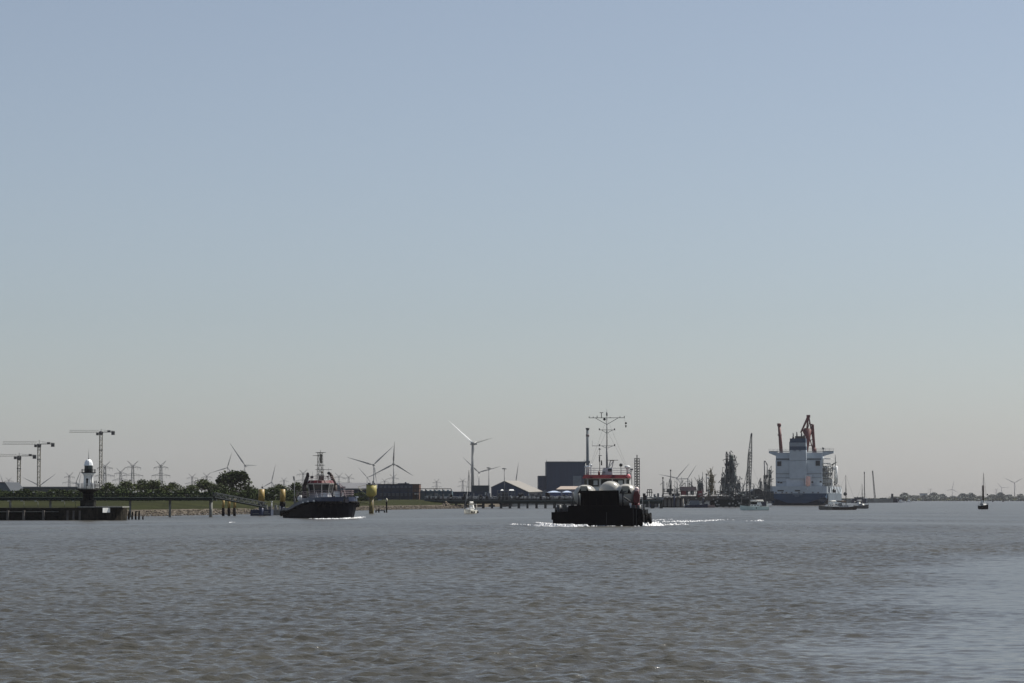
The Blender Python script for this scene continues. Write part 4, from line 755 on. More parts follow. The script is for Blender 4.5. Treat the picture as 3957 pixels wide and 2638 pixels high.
for i, (px, top, lab) in enumerate(PY):
    H = 60; Y = H*FPX/(1924-top+8); Y = min(Y, 14500); loc = (X(px,Y), Y, Z(top,Y)-H)
    rz = R(random.Random(i).uniform(-28,28)); sc = None
    loc = (loc[0], loc[1], max(-.5, loc[2]))
    if i == 0: pp.location = loc; pp['label'] = lab; pp.rotation_euler = (0,0,rz)
    else: dup(pp, loc, lab, rz)
# ------------------------------------------------------------------ wind turbines
def turbine(hx, hy, tips, twpx, Y, lab, yaw=0, hubpx=(0,0)):
    f = Fr(hx, Y, 3); s = Y/FPX; hz_ = f.z(hy); t = thing('wind_turbine', lab, 'wind turbine', f.o, 0, 'wind turbines on the plain')
    r = twpx*s/2; MB().lathe([(r*1.25,0),(r,hz_*.5),(r*.72,hz_-1)],n=16).build('tower', TURB_SHADE, t)
    L = [Vector(((x-hx-hubpx[0])*s, 0, (hy+hubpx[1]-y)*s)) for x, y in tips]; m = max(v.length for v in L)
    b = MB(); nr = max(1.6, m*.045); b.T = Matrix.Rotation(yaw,4,'Z'); b.frus((-nr,nr,-nr*1.2,nr*3),(-nr*.8,nr*.8,-nr*.9,nr*2.7),hz_-nr,hz_+nr); b.build('nacelle', TURB_SHADE, t)
    hub = Vector((hubpx[0]*s, -nr*1.8, hz_-hubpx[1]*s)); b = MB(); b.ball(hub, nr*1.0, 12); b.build('spinner', TURB_SHADE, t)
    for k, v in enumerate(L):
        dd = m*m-v.length_squared; y = math.sqrt(max(0, dd))*(1 if k%2 else -1)*.9; d = Vector((v.x, y, v.z)); ln = d.length; d.normalize()
        sd = d.cross(Vector((0,1,.01))).normalized(); th = d.cross(sd).normalized()
        if twpx > 10 and k == 0: sd, th = (sd+th).normalized(), (th-sd).normalized()   # feathered so its flat side catches the sun
        b = MB(); cs = []
        for u, c, tt in ((0,.028,.024),(.05,.03,.02),(.2,.058,.014),(.5,.038,.008),(.8,.02,.004),(1,.006,.002)):
            p = hub+d*ln*u; c *= m; tt *= m; cs += [tuple(p-sd*c*.35), tuple(p+th*tt*.5), tuple(p+sd*c*.65), tuple(p-th*tt*.5)]
        b.add(cs, [(i*4+j, i*4+(j+1)%4, i*4+4+(j+1)%4, i*4+4+j) for i in range(5) for j in range(4)]+[(3,2,1,0),(20,21,22,23)], False); b.build('blade', TURB_SUN if (twpx > 10 and k == 0) else TURB_SHADE, t)  # one blade painted white as sunlit, the rest grey as shaded
WT = [(1826,1713,[(1734,1625),(1906,1689),(1819,1830)],11,4300,'biggest wind turbine, its bright blade pointing up to the left',R(-50),(4,0)),
(1444,1796,[(1341,1766),(1519,1723),(1460,1869)],4.5,5600,'turbine left of the one with an upright blade, near the yellow drum platform'),
(1521,1792,[(1527,1707),(1595,1838),(1424,1843)],5,5200,'turbine with one blade pointing straight up above the brick building'),
(1419,1844,[(1384,1805),(1468,1828),(1437,1872)],4,8500,'small turbine low behind the yellow drum platform'),
(1851,1825,[(1789,1767),(1934,1802),(1838,1882)],4.5,6800,'mid sized turbine just right of the biggest one, blade crossing its tower'),
(1994,1862,[(2004,1786),(2058,1905),(1925,1890)],4,7200,'turbine behind the cream roofed shed with only its upright blade showing'),
(879,1806,[(899,1748),(812,1827),(915,1858)],4,7500,'turbine half hidden left of the tallest tree'),
(948,1798,[(888,1712),(986,1797),(938,1880)],4.5,6600,'turbine above the right shoulder of the tallest tree'),
(1050,1862,[(1065,1793),(1010,1882),(1078,1912)],4,7800,'turbine with a steep upright blade between the tallest tree and the tug'),
(155,1876,[(93,1844),(217,1830),(160,1930)],4,8000,'pale turbine low at the foot of the second tower crane mast'),
(14,1868,[(4,1830),(60,1885),(-30,1890)],3.5,7600,'turbine with a dark upright blade at the left picture edge'),
(306,1868,[(314,1822),(262,1866),(322,1900)],3,9500,'small turbine peeping out left of the lighthouse tower'),
(2617,1846,[(2662,1792),(2545,1832),(2632,1880)],4,7600,'left turbine of the pair over the red boxed jetty head'),
(2658,1849,[(2691,1797),(2600,1850),(2676,1880)],4,8400,'right turbine of the pair over the red boxed jetty head'),
(3680,1890,[(3687,1855),(3657,1896),(3700,1905)],2,13000,'lone faint turbine on the right horizon between far hall and dark yacht'),
(3871,1884,[(3851,1862),(3901,1883),(3868,1912)],2.5,12000,'left turbine of the faint pair at the right picture edge'),
(3921,1865,[(3880,1846),(3958,1845),(3922,1900)],3.2,9500,'rightmost wind turbine near the right picture edge')]
for a in WT: turbine(*a)
# ------------------------------------------------------------------ jetty with pipes
def jetty():
    f = Fr(2050, 1010); t = thing('pipe_jetty', 'long green concrete pipe jetty on many stout piers, running behind the barge', 'jetty', f.o)
    x0, x1 = f.x(1640), f.x(2560); z = f.z
    MB().box(x0,x1,0,7,z(1946),z(1931)).build('deck', GREENP, t)
    MB().box(x0,x1,-.25,0-.003,z(1936),z(1932)).build('edge_beam', M('teal grey edge beam', (.05,.075,.075), .7), t)
    r = random.Random(2)
    for k in range(27):
        px = 1655+k*34.5; w_ = r.uniform(7,12)*.101; MB().box(f.x(px),f.x(px)+w_,.6,6.2,-2,z(1946)-.004).build('pier', M('dark pier concrete', (.05,.055,.055), .85, .4, .3), t)  # piers in a dark concrete tone
    for k in range(7):
        px = 1668+k*44; MB().box(f.x(px),f.x(px+24),2,6,z(1958),z(1950)).build('pale_panel', M('pale underdeck panel', (.28,.26,.23), .8), t)
    for k, (zz_, rr, m) in enumerate(((1929,.35,STEEL),(1926,.28,GREENP),(1923.5,.3,STEEL),(1921,.2,M('pale pipe', (.35,.36,.36))))):
        MB().bar((x0,1+k*1.2,z(zz_)+.1),(x1,1+k*1.2,z(zz_)+.1),rr,n=7).build('pipe', m, t)
    b = MB()
    for k in range(150):
        px = r.uniform(1640,2560); h = r.uniform(1,4.5); w_ = r.uniform(.3,1.3); b.box(f.x(px),f.x(px)+w_,.4,1.2,z(1930),z(1930)+h*.6)
        if r.random() < .35: b.bar((f.x(px),.6,z(1930)),(f.x(px),.6,z(1912+r.uniform(0,6))),.06)
    b.build('pipe_gear', M('speckled pipe gear', (.16,.16,.165), .6, .9, .8), t)
    b = MB()
    for k in range(70):
        px = r.uniform(1640,2560); b.box(f.x(px),f.x(px)+r.uniform(.25,.9),.1,.38,z(1925),z(1925)+r.uniform(.3,.9))
    b.build('valve_cover', M('pale valve covers', (.5,.5,.48), .6, .3), t)
    MB().rail([(x0,-.1,z(1931)),(x1,-.1,z(1931))],1.1,.03,2,3).build('railing', STEEL, t)
    f = Fr(1958, 1008); t = thing('loading_platform', 'open steel platform frame with white topped loading arms on the jetty', 'platform', f.o); z = f.z
    b = MB()
    for px in (1922,1936,1950,1965,1978,1990): b.bar((f.x(px),1,z(1931)),(f.x(px),1,z(1893)),.15); b.bar((f.x(px),5,z(1931)),(f.x(px),5,z(1893)),.15)
    for py in (1895,1905,1917): b.bar((f.x(1920),1,z(py)),(f.x(1992),1,z(py)),.13); b.bar((f.x(1920),5,z(py)),(f.x(1992),5,z(py)),.13)
    for a in (1922,1950,1978): b.bar((f.x(a),1,z(1931)),(f.x(a+14),1,z(1895)),.08)
    b.build('steel_frame', STEEL, t)
    for a, c_ in ((1934,1946),(1966,1987)):
        MB().frus((f.x(a),f.x(c_),.5,5.5),(f.x(a)+.4,f.x(c_)-.3,1.5,4.5),z(1895),z(1890)).build('cover', WHITE, t)
    b = MB(); b.box(f.x(1940),f.x(1962),1.5,5,z(1931),z(1900)); b.build('machinery', DSTEEL, t)
    MB().bar((f.x(1973),.5,z(1914)),(f.x(1979),.5,z(1925)),.25).build('loading_arm', WHITE, t)
    for px, top, w_, lab in ((1889,1810,2.6,'tall lamp mast with a flat head beside the dark boxy building'),(1949,1813,2.2,'lamp mast in line with the ridge of the cream roofed shed')):
        f = Fr(px, 1020); t = thing('lamp_mast', lab, 'lamp mast', (f.o.x, f.o.y, CH-(1931-HY)*.102), 0, 'lamp masts on the jetty'); h = Z(top,1020)-t.location.z
        MB().bar((0,0,0),(0,0,h),.2,.12,n=8).build('mast', STEEL, t); MB().lathe([(.2,h),(.9,h+.1),(.9,h+.4),(.2,h+.5)],n=12).build('lamp_ring', STEEL, t)
    f = Fr(2462, 1012); t = thing('ladder_tower', 'narrow lattice tower with ladder rungs just right of the barge', 'tower', (f.o.x, f.o.y, CH-(1931-HY)*.1012)); b0 = t.location.z; s = .1012
    h = Z(1771,1012)-b0; MB().lattice((0,0,0),(0,0,h),1.9,16,.11,rd=.1).build('lattice', DSTEEL, t); MB().bar((0,0,0),(0,0,h+1.4),.3,.2,n=8).build('riser_pipe', GREENP, t)
    b = MB(); [b.box(-1.05,1.05,-1,1,h*k/8-.06,h*k/8+.06) for k in range(1,9)]; b.build('landing', DSTEEL, t)
    f = Fr(2506, 1080); t = thing('gantry', 'small dark gantry frame on the jetty skyline right of the barge', 'gantry', f.o); z = f.z
    b = MB(); b.box(f.x(2502),f.x(2520),0,4,z(1893),z(1890)); [b.bar((f.x(a),1,z(1930)),(f.x(a+1),1,z(1893)),.2) for a in (2502,2510,2518)]; b.box(f.x(2498),f.x(2522),0,4,z(1903),z(1900)); b.build('frame', GREENP, t)
jetty()
def clutter(f, t, x0, x1, top, base, seed, n, mats, taper=.0, depth=6):
    """platforms, vessels, pipes and frames of a process structure between two photo columns"""
    r = random.Random(seed); X0, X1, zt, zb = f.x(x0), f.x(x1), f.z(top), f.z(base); H = zt-zb; W_ = X1-X0; cx = (X0+X1)/2
    lv = max(3, int(H/3.2)); b = MB()
    for i in range(lv+1):
        u = i/lv; w_ = W_/2*(1-taper*u); z = zb+H*u; b.box(cx-w_,cx+w_,0,depth,z-.1,z+.08)
    b.build('platform', mats[0], t)
    b = MB()
    for i in range(lv):
        u, v = i/lv, (i+1)/lv; w0_, w1_ = W_/2*(1-taper*u), W_/2*(1-taper*v)
        for y in (0, depth):
            for sx in (-1,-.3,.35,1): b.bar((cx+sx*w0_*.96,y,zb+H*u),(cx+sx*w1_*.96,y,zb+H*v),.13,cap=False)
            b.bar((cx-w0_,y,zb+H*u),(cx+(.35 if i%2 else 1)*w1_,y,zb+H*v),.08,cap=False)
    b.build('steel_frame', mats[1], t)
    for k in range(int(n*.6)):
        u = r.random()*.75; w_ = W_/2*(1-taper*u)*.75; x = cx+r.uniform(-w_,w_); y = r.uniform(.5,depth-.5); rr = r.uniform(.2,.05*W_+.3); hh = min(r.uniform(2,8), H*(1-u)*.85)
        b = MB(); z = zb+H*u
        if r.random() < .6: b.lathe([(rr,z),(rr,z+hh),(rr*.5,z+hh+rr*.5)],(x,y,0),9); nm = 'vessel'
        else: b.box(x-rr,x+rr,y-.4,y+.4,z,z+hh*.45); nm = 'cabinet'
        b.build(nm, r.choice(mats[2:]), t)
    for k in range(n):
        b = MB(); u = r.random()*.8; w_ = W_/2*(1-taper*u)*.9; x = cx+r.uniform(-w_,w_); z = zb+H*u; y = r.choice((-.2,depth+.1)); b.path([(x,y,z),(x,y,z+r.uniform(1,6)),(x+r.uniform(-2,2),y,z+r.uniform(1,6))],r.uniform(.07,.16),5); b.build('pipe', mats[1], t)
PROC = [M('process steel dark', (.03,.037,.04), .6, .4), M('process steel grey', (.1,.11,.11), .6, .3), M('process green', (.045,.08,.07), .6, .4), M('process pale', (.26,.26,.25), .5, .4), M('process steel grey', (0,0,0))]
PROCY = [M('ochre process steel', (.12,.1,.04), .6, .3), M('ochre process steel', (0,0,0)), M('ochre process vessel', (.2,.17,.09), .6, .4), M('process pale', (0,0,0))]
def jetty_head():
    f = Fr(2610, 1110); z = f.z; t = thing('mooring_platform', 'row of grey concrete cylinders under a slab at the waterline, left of the jetty head', 'jetty head', f.o)
    MB().box(f.x(2498),f.x(2645),0,12,z(1922),z(1919)).build('slab', CONC, t)
    for px, w_ in ((2536,7),(2548,7),(2560,7),(2572,8),(2588,9),(2603,9),(2621,11),(2638,9)):
        MB().lathe([(w_*.111*.62,-2),(w_*.111*.62,z(1922)-.01)],(f.x(px),2.5,0),16).build('caisson', M('pale caisson concrete', (.2,.19,.175), .8, .2, .5), t)
    MB().box(f.x(2498),f.x(2645),3.5,11.5,-1.5,z(1923)).build('back_wall', M('dark pier concrete', (.05,.055,.055)), t)
    MB().box(f.x(2540),f.x(2648),-1,1.2,-1,z(1957)).build('fender_sill', BLACK, t)
    for px, top, yy_, w_, lab in ((2529,1918,1095,4,'short dark dolphin pile left of the caisson row'),(2605,1914,1095,6,'dark dolphin pile crossing the middle of the caisson row'),(2716,1925,1100,4,'dark dolphin pile in front of the red boxed jetty head'),(2512,1943,1090,5,'low dark pile nearest the barge on its right')):
        g = Fr(px, yy_); tag(MB().lathe([(w_*.055,-2),(w_*.055,g.z(top)),(w_*.03,g.z(top)+.3)],n=12).build('dolphin_pile', NAVY, None, g.o), lab, 'mooring pile', 'dark dolphin piles off the jetty head')
    f = Fr(2780, 1130); z = f.z; t = thing('loading_jetty_head', 'cluttered loading jetty head with brownish deck and two red cabins', 'jetty head', f.o)
    MB().box(f.x(2642),f.x(2860),0,22,z(1934),z(1917)).build('deck', M('brownish grey deck', (.09,.085,.08), .8, .25), t)
    MB().box(f.x(2760),f.x(2935),-2,18,z(1958),z(1929)).build('lower_deck', GREENP, t)
    for k in range(12): px = 2652+k*24; MB().bar((f.x(px),2,-2),(f.x(px),2,z(1934)),.5,n=8).build('pile', M('dark pier concrete', (.05,.055,.055)), t)
    for a, c_, y0, y1, m in ((2633,2651,1897,1912,'red'),(2696,2712,1896,1920,'red'),(2712.4,2717,1890,1922,'pale'),(2630,2690,1880,1896,'roof')):
        mm = {'red':M('dull red cabin', (.16,.03,.035), .6, .25), 'pale':M('pinkish pale wall', (.2,.15,.15), .6), 'roof':M('pinkish pale wall', (.2,.15,.15))}[m]
        MB().box(f.x(a),f.x(c_),-.5,5,z(y1),z(y0)).build('cabin' if m != 'pale' else 'cabin_wall', mm, t)
    clutter(f, t, 2560, 2700, 1889, 1917, 4, 26, PROC, .1, 9); clutter(f, t, 2765, 2870, 1896, 1917, 9, 22, PROC, .15, 9); clutter(f, t, 2800, 2935, 1912, 1929, 12, 14, PROC, 0, 8)
    b = MB(); r = random.Random(3)
    for k in range(70): px = r.uniform(2650,2930); py = r.uniform(1895,1955); b.box(f.x(px),f.x(px)+r.uniform(.3,1),-2.4,-2.05,z(py),z(py)+r.uniform(.3,.8))
    b.build('deck_gear', M('pale scattered gear', (.3,.3,.28), .6, .6), t)
    for px, top, base, rr, lab in ((2562,1843,1920,.28,'thick dark pole at the left end of the jetty head'),(2592,1814,1915,.24,'slender grey pole between the two left jetty poles and the turbines'),(2730,1829,1900,.24,'dark chimney pipe beside the ochre tower')):
        g = Fr(px, 1125); h = g.z(top)-g.z(base); o = MB(); o.bar((0,0,0),(0,0,h),rr,rr*.75,n=8); o.lathe([(rr*1.3,h-.6),(rr*1.3,h)],n=8); tag(o.build('pole', DSTEEL, None, (g.o.x,g.o.y,g.z(base))), lab, 'pole', 'tall poles on the jetty head')
    f = Fr(2706, 1145); t = thing('process_tower', 'low jagged green grey process tower left of the ochre one', 'process tower', (f.o.x,f.o.y,f.z(1917))); f.o = Vector(t.location)
    clutter(f, t, 2695, 2722, 1858, 1917, 21, 16, PROC, .5, 6)
    f = Fr(2752, 1142); t = thing('process_tower', 'ochre yellow jagged process tower with a thin spire', 'process tower', (f.o.x,f.o.y,f.z(1917))); f.o = Vector(t.location)
    clutter(f, t, 2734, 2768, 1835, 1917, 31, 22, PROCY, .65, 6); MB().bar((0,3,f.z(1850)),(.1,3,f.z(1820)),.22,.08,n=6).build('spire', PROC[1], t); MB().ball((f.x(2738),1,f.z(1846)),.5,8).build('vent_head', WHITE, t)
    f = Fr(2824, 1150); t = thing('distillation_tower', 'tallest process tower, a thick dark column wrapped in platforms with a thin stack', 'process tower', (f.o.x,f.o.y,f.z(1920))); f.o = Vector(t.location)
    clutter(f, t, 2796, 2856, 1812, 1920, 41, 50, PROC, .42, 9); clutter(f, t, 2808, 2846, 1775, 1822, 42, 16, PROC, .15, 6); clutter(f, t, 2790, 2806, 1845, 1900, 43, 10, PROC, .1, 5); clutter(f, t, 2846, 2862, 1868, 1900, 44, 8, PROC, .1, 5)
    b = MB(); b.lathe([(1.0,f.z(1880)),(1.0,f.z(1762)),(.7,f.z(1758)),(.2,f.z(1756))],(f.x(2829),3,0),14); b.build('column', PROC[2], t)
    b = MB(); b.lathe([(1.25,f.z(1766)),(1.25,f.z(1764))],(f.x(2829),3,0),12); b.rail([(f.x(2829)+1.2*math.cos(a),3+1.2*math.sin(a),f.z(1764)) for a in (0,1,2,3,4,5,6.28)],.9,.07,2,1); b.build('top_platform', DSTEEL, t)
    b = MB(); b.lattice((f.x(2811),3,f.z(1900)),(f.x(2811),3,f.z(1752)),.8,14,.1); b.bar((f.x(2811),3,f.z(1900)),(f.x(2811),3,f.z(1745)),.22,n=7); b.bar((f.x(2811),3,f.z(1752)),(f.x(2811),3,f.z(1744)),.38,n=8); b.build('stack', PROC[0], t)
    b = MB(); b.frus((f.x(2804),f.x(2818),1,4),(f.x(2803),f.x(2812),1,4),f.z(1798),f.z(1790)); b.build('side_platform', DSTEEL, t)
    # crane boom by the ship
    f = Fr(2893, 1160); t = thing('lattice_crane', 'tall dark lattice boom standing nearly upright behind the mint sailboat', 'crane', (f.o.x,f.o.y,f.z(1925))); f.o = Vector(t.location)
    A = Vector((f.x(2892),0,f.z(1888))); B = Vector((f.x(2899),0,f.z(1760))); C = Vector((f.x(2905),0,f.z(1676)))
    b = MB(); b.lattice(A,B,1.9,11,.13,w2=1.75,rd=.1); b.lattice(B,C,1.7,8,.13,w2=.45,rd=.09); b.build('boom', GALV, t); MB().bar(C-Vector((0,0,1.3)),C+Vector((.2,0,.4)),.42,.3,n=7).build('boom_head', DSTEEL, t)
    MB().lattice(Vector((f.x(2894),1.5,f.z(1870))),Vector((f.x(2898),1.5,f.z(1745))),.8,14,.12).build('jib_back', GALV, t)
    b = MB(); b.frus((f.x(2880),f.x(2912),-2,5),(f.x(2884),f.x(2905),-1,4),0,f.z(1897)); b.build('machinery_house', DSTEEL, t); MB().bar(C,(f.x(2908),6,f.z(1898)),.05,n=3).build('stay', DSTEEL, t)
    f = Fr(2925, 1250); t = thing('terminal_building', 'low dark sheds with curved roofs left of the ship', 'building', (f.o.x,f.o.y,2.5)); f.o = Vector(t.location)
    MB().box(f.x(2868),f.x(2990),0,20,0,f.z(1898)).build('wall', PROC[0], t); b = MB(); b.prism([(f.x(2905),f.z(1898)),(f.x(2915),f.z(1890)),(f.x(2933),f.z(1887)),(f.x(2950),f.z(1898))],-.4,20); b.build('roof', DSTEEL, t)
    clutter(f, t, 2905, 2985, 1905, 1932, 51, 16, PROC, 0, 3)
    for i, (a, c_, top, lab) in enumerate(((2935,2948,1860,'thin dark loading tower third to the left of the ship'),(2952,2968,1835,'loading arm tower in front of the ship corner'),(2970,2984,1815,'dark loading tower touching the left side of the ship'))):
        f = Fr((a+c_)/2, 1300); t = thing('loading_tower', lab, 'loading tower', (f.o.x,f.o.y,f.z(1945)), 0, 'loading towers left of the ship'); f.o = Vector(t.location); clutter(f, t, a, c_, top, 1945 if i < 2 else 1902, 61+i, 9, PROC, .4, 5)
        if i == 1: MB().path([(f.x(2957),2,f.z(1850)),(f.x(2956),2,f.z(1782)),(f.x(2960),2,f.z(1780)),(f.x(2968),2,f.z(1798)),(f.x(2965),2,f.z(1850))],.28,6).build('loading_arm', STEEL, t)
    f = Fr(2960, 1300); tag(MB().box(f.x(2925),f.x(2962),0,10,-2,f.z(1932)).build('berth_platform', NAVY, None, f.o), 'dark berth platform at the left side of the ship stern', 'berth')
    f = Fr(2690, 1075); t = thing('service_boat', 'small dark navy launch moored under the jetty head', 'boat', f.o)
    MB().hull([(-4.8,[(1,-.4),(1.4,1.0)]),(0,[(1.2,-.4),(1.7,1.2)]),(4.8,[(.1,-.3),(.4,1.7)])]).build('hull', NAVY, t); MB().frus((-3,1.5,-1,1),(-2.4,1,-.8,.8),1.1,3).build('cabin', CLADL, t)
    f = Fr(2735, 1090); t = thing('service_boat', 'tiny pale workboat moored right of the navy launch', 'boat', f.o)
    MB().hull([(-3,[(.8,-.3),(1,.8)]),(0,[(.9,-.3),(1.2,.9)]),(3,[(.1,-.2),(.3,1.2)])]).build('hull', M('pinkish pale wall', (.2,.15,.15)), t); MB().frus((-1.6,.8,-.7,.7),(-1.2,.5,-.6,.6),.85,2.4).build('cabin', M('cream paint', (.45,.44,.4)), t)
    f = Fr(2547, 1060); t = thing('buoy', 'small pale buoy floating left of the caisson row', 'buoy', f.o); MB().lathe([(.5,-.5),(.6,.2),(.35,.6),(.25,1.7),(.05,1.9)],n=12).build('float', M('pale buoy', (.4,.4,.38)), t)
jetty_head()
# ------------------------------------------------------------------ the tanker, stern on
def ship():
    Y = 1430; cx = 3081; f = Fr(cx, Y); z = f.z; s = Y/FPX; RZ = R(90-10.5)
    t = thing('tanker_ship', 'large ship seen from astern, navy stern, grey white bridge block and banded funnel', 'ship', f.o, RZ)
    # local +x points forward (away from the camera); local y = -(picture right)
    def Yp(px, d=0): return -(X(px, Y+d)-f.o.x)/math.cos(R(10.5)) + d*math.tan(R(10.5))*-1*-1*0 + (-d*math.tan(R(10.5)))*-1
    def zd(py, d=0): return Z(py, Y+d)
    hb = 16.3; L = 170
    nv = M('tanker navy paint', (.016,.05,.1), .45, .25, .08, spec=.3)
    st = [(0,[(5,1.2),(11,3.2),(15.2,4.6),(hb,zd(1906))]),(6,[(9,-1),(14,1),(hb-.2,3.5),(hb,zd(1906))]),(20,[(12,-2),(15.5,-.5),(hb,2),(hb,zd(1906))]),(L-30,[(12,-2),(15.5,-.5),(hb,2),(hb,zd(1906))]),(L-8,[(3,-2),(6,0),(8,3),(11,zd(1906)+1)]),(L,[(.2,-2),(.3,0),(.6,3),(2,zd(1906)+2)])]
    MB().hull(st).build('hull', nv, t)
    b = MB(); b.frus((3,L-34,-hb+.02,-hb+3),(3,L-34,-hb+.02,-hb+3),zd(1906)+.01,zd(1876)); 
    MB().box(0.02,3,-hb,hb,zd(1905.8),zd(1878)).build('poop_bulwark', M('tanker grey white', (.46,.51,.55), .7, .12, .15, spec=.1), t)
    b = MB(); b.box(3.01,L-30,-hb,-hb+2.5,zd(1905.8),zd(1878)); b.build('side_deckhouse', M('tanker grey white', (0,0,0)), t)
    b = MB(); b.box(6,L-40,-hb-.35,-hb-.05,.6,zd(1905)); b.build('sunlit_side_shell', M('sun-painted grey side', (.13,.155,.18), .8, .1, .05, spec=0), t)  # lighter grey shell paints sunlight onto the navy hull side
    for px in (3000,3024,3040,3060,3088,3106,3140,3160): b = MB(); b.box(-.3,.015,Yp(px+3),Yp(px-3),zd(1905),zd(1900)); b.build('mooring_gear', STEEL, t)
    b = MB(); 
    for px, w_ in ((3018,24),(3082,20)): b.box(-.12,.015,Yp(px+w_/2),Yp(px-w_/2),zd(1898),zd(1893))
    b.build('mooring_opening', M('dark opening', (.03,.035,.04)), t)
    b = MB(); r = random.Random(3)
    for k in range(9): px = 3063+k*4.2; b.box(-.1,-.02,Yp(px+3),Yp(px+.6),zd(1911.5),zd(1909.5))
    for k in range(4): px = 3071+k*4.2; b.box(-.1,-.02,Yp(px+3),Yp(px+.6),zd(1917),zd(1914.8))
    b.build('stern_lettering', M('faded ship lettering', (.28,.33,.38)), t)
    wh = M('tanker grey white', (0,0,0)); dk = M('dark opening', (0,0,0))
    D0 = 4.5
    b = MB(); b.box(D0,D0+14,Yp(3173),Yp(2997),zd(1878)+.01,zd(1778)); ac = b.build('accommodation', wh, t)
    b = MB(); b.box(D0+1.5,D0+14,Yp(3173),Yp(2997),zd(1778)+.01,zd(1762)); b.build('bridge_deck', wh, t)
    b = MB(); b.box(D0+2.2,D0+12,Yp(3175),Yp(2998),zd(1762)+.01,zd(1747)); wd = b.build('wheelhouse', wh, t)
    b = MB(); yl, yr = Yp(2969), Yp(3216); yi, yj = Yp(3000), Yp(3174)
    b.add([(D0+4,yl,zd(1743)),(D0+9,yl,zd(1743)),(D0+4,yl,zd(1749)),(D0+9,yl,zd(1749)),(D0+4,yi,zd(1762)),(D0+9,yi,zd(1762)),(D0+4,yi,zd(1743)),(D0+9,yi,zd(1743))],[(0,1,3,2),(2,3,5,4),(4,5,7,6),(6,7,1,0),(0,2,4,6),(1,7,5,3)]); b.build('bridge_wing', wh, t)
    b = MB(); b.add([(D0+4,yr,zd(1743)),(D0+9,yr,zd(1743)),(D0+4,yr,zd(1749)),(D0+9,yr,zd(1749)),(D0+4,yj,zd(1762)),(D0+9,yj,zd(1762)),(D0+4,yj,zd(1743)),(D0+9,yj,zd(1743))],[(0,1,3,2),(2,3,5,4),(4,5,7,6),(6,7,1,0),(0,2,4,6),(1,7,5,3)]); b.build('bridge_wing', wh, t)
    MB().box(D0+3.8,D0+9.2,Yp(3216),Yp(2969),zd(1743)+.01,zd(1741)).build('bridge_roof', M('bridge roof grey', (.2,.22,.23)), t)
    b = MB(); b.rail([(D0+4,Yp(3216),zd(1741)),(D0+4,Yp(3120),zd(1741))],1.4,.07,2,2); b.rail([(D0+4,Yp(3050),zd(1741)),(D0+4,Yp(2969),zd(1741))],1.0,.06,2,2); b.build('bridge_railing', STEEL, t)
    for a, c_, y0, y1 in ((3004,3018,1782,1799),(3150,3165,1780,1798)):
        fr = MB().box(D0-.15,D0+.02,Yp(c_+1),Yp(a-1),zd(y1+1),zd(y0-1)); fr = fr.build('window_bay', STEEL, ac); MB().box(D0-.2,D0-.15,Yp(c_),Yp(a),zd(y1),zd(y0)).build('louvre', dk, fr)
    for a, c_ in ((2999,3050),(3118,3170)): MB().box(D0-.3+1.4,D0+1.45,Yp(c_),Yp(a),zd(1776),zd(1770)).build('window_strip', M('dull window strip', (.12,.14,.15)), ac)
    MB().box(D0-.5,D0-.01,Yp(3106),Yp(3038),zd(1879)+.02,zd(1849)).build('hangar_door', M('pale door panel', (.56,.6,.64), .5, .08), ac)
    for py in (1845,1829,1861): MB().box(D0-.35,D0-.01,Yp(3172) if py != 1861 else Yp(3036),Yp(2998),zd(py+.8),zd(py-.8)).build('deck_edge', M('bridge roof grey', (.2,.22,.23)), ac)
    for px, py in ((3008,1862),(3018,1864),(3136,1862),(3168,1861),(3080,1880)): MB().box(D0-.2,D0-.01,Yp(px+4),Yp(px-4),zd(py+3),zd(py-3)).build('door', dk, ac)
    # funnel: shaft widening downward into the block, navy bands
    fx0, fx1 = -.4+D0-1, D0+6
    def seg(y0, y1, name, mat, e=0):
        def half(py): u = (py-1693)/(1778-1693); return 3053-3*u*.9, 3112+3*u
        a, c_ = half(y1), half(y0); b = MB(); b.frus((fx0-e,fx1+e,Yp(a[1])-e,Yp(a[0])+e),(fx0-e,fx1+e,Yp(c_[1])-e,Yp(c_[0])+e),zd(y1)+.005,zd(y0)); return b.build(name, mat, fu)
    fu = MB().box(fx0,fx1,Yp(3115),Yp(3050),zd(1849)+.02,zd(1779)).build('funnel', wh, t)
    fn = M('funnel navy band', (.012,.042,.09), .4, .15)
    seg(1738,1778,'shaft',wh); seg(1724,1738,'navy_band',fn,.06); seg(1709,1724,'grey_band',M('funnel grey band', (.22,.26,.3)),0); seg(1693,1709,'navy_band',fn,.06)
    for a in (3066,3086): MB().box(fx0-.15,fx0-.01,Yp(a+10),Yp(a),zd(1743),zd(1738)).build('louvre', M('funnel grey band', (0,0,0)), fu)
    for px, top, w_ in ((3064,1671,2.2),(3078,1667,2.6),(3096,1668,3),(3104,1678,2)):
        b = MB(); c = (D0+1.5,Yp(px),0); b.bar((c[0],c[1],zd(1693)),(c[0],c[1],zd(top)),w_*s*1.15,w_*s*.9,n=8); b.bar((c[0],c[1],zd(1693)),(c[0],c[1],zd(1685)),w_*s*2.0,w_*s*1.5,n=8); b.build('exhaust_pipe', DSTEEL, fu)
    MB().box(fx0+.5,fx1-.5,Yp(3110),Yp(3072),zd(1693)+.01,zd(1684)).build('top_casing', DSTEEL, fu)
    # free fall lifeboat on its ramp
    b = MB(); c0 = Vector((D0-1.2,Yp(3121),zd(1850))); c1 = Vector((D0-4.2,Yp(3121),zd(1880)))
    b.T = Matrix.Translation(c0) @ (c1-c0).to_track_quat('Z','Y').to_matrix().to_4x4(); b.lathe([(.2,-2.2),(1.2,-1.2),(1.5,0),(1.45,3),(1.1,4.4),(.3,5.4)],n=12); b.build('lifeboat', M('orange pink lifeboat', (.8,.46,.36), .5, .2), t)
    b = MB()
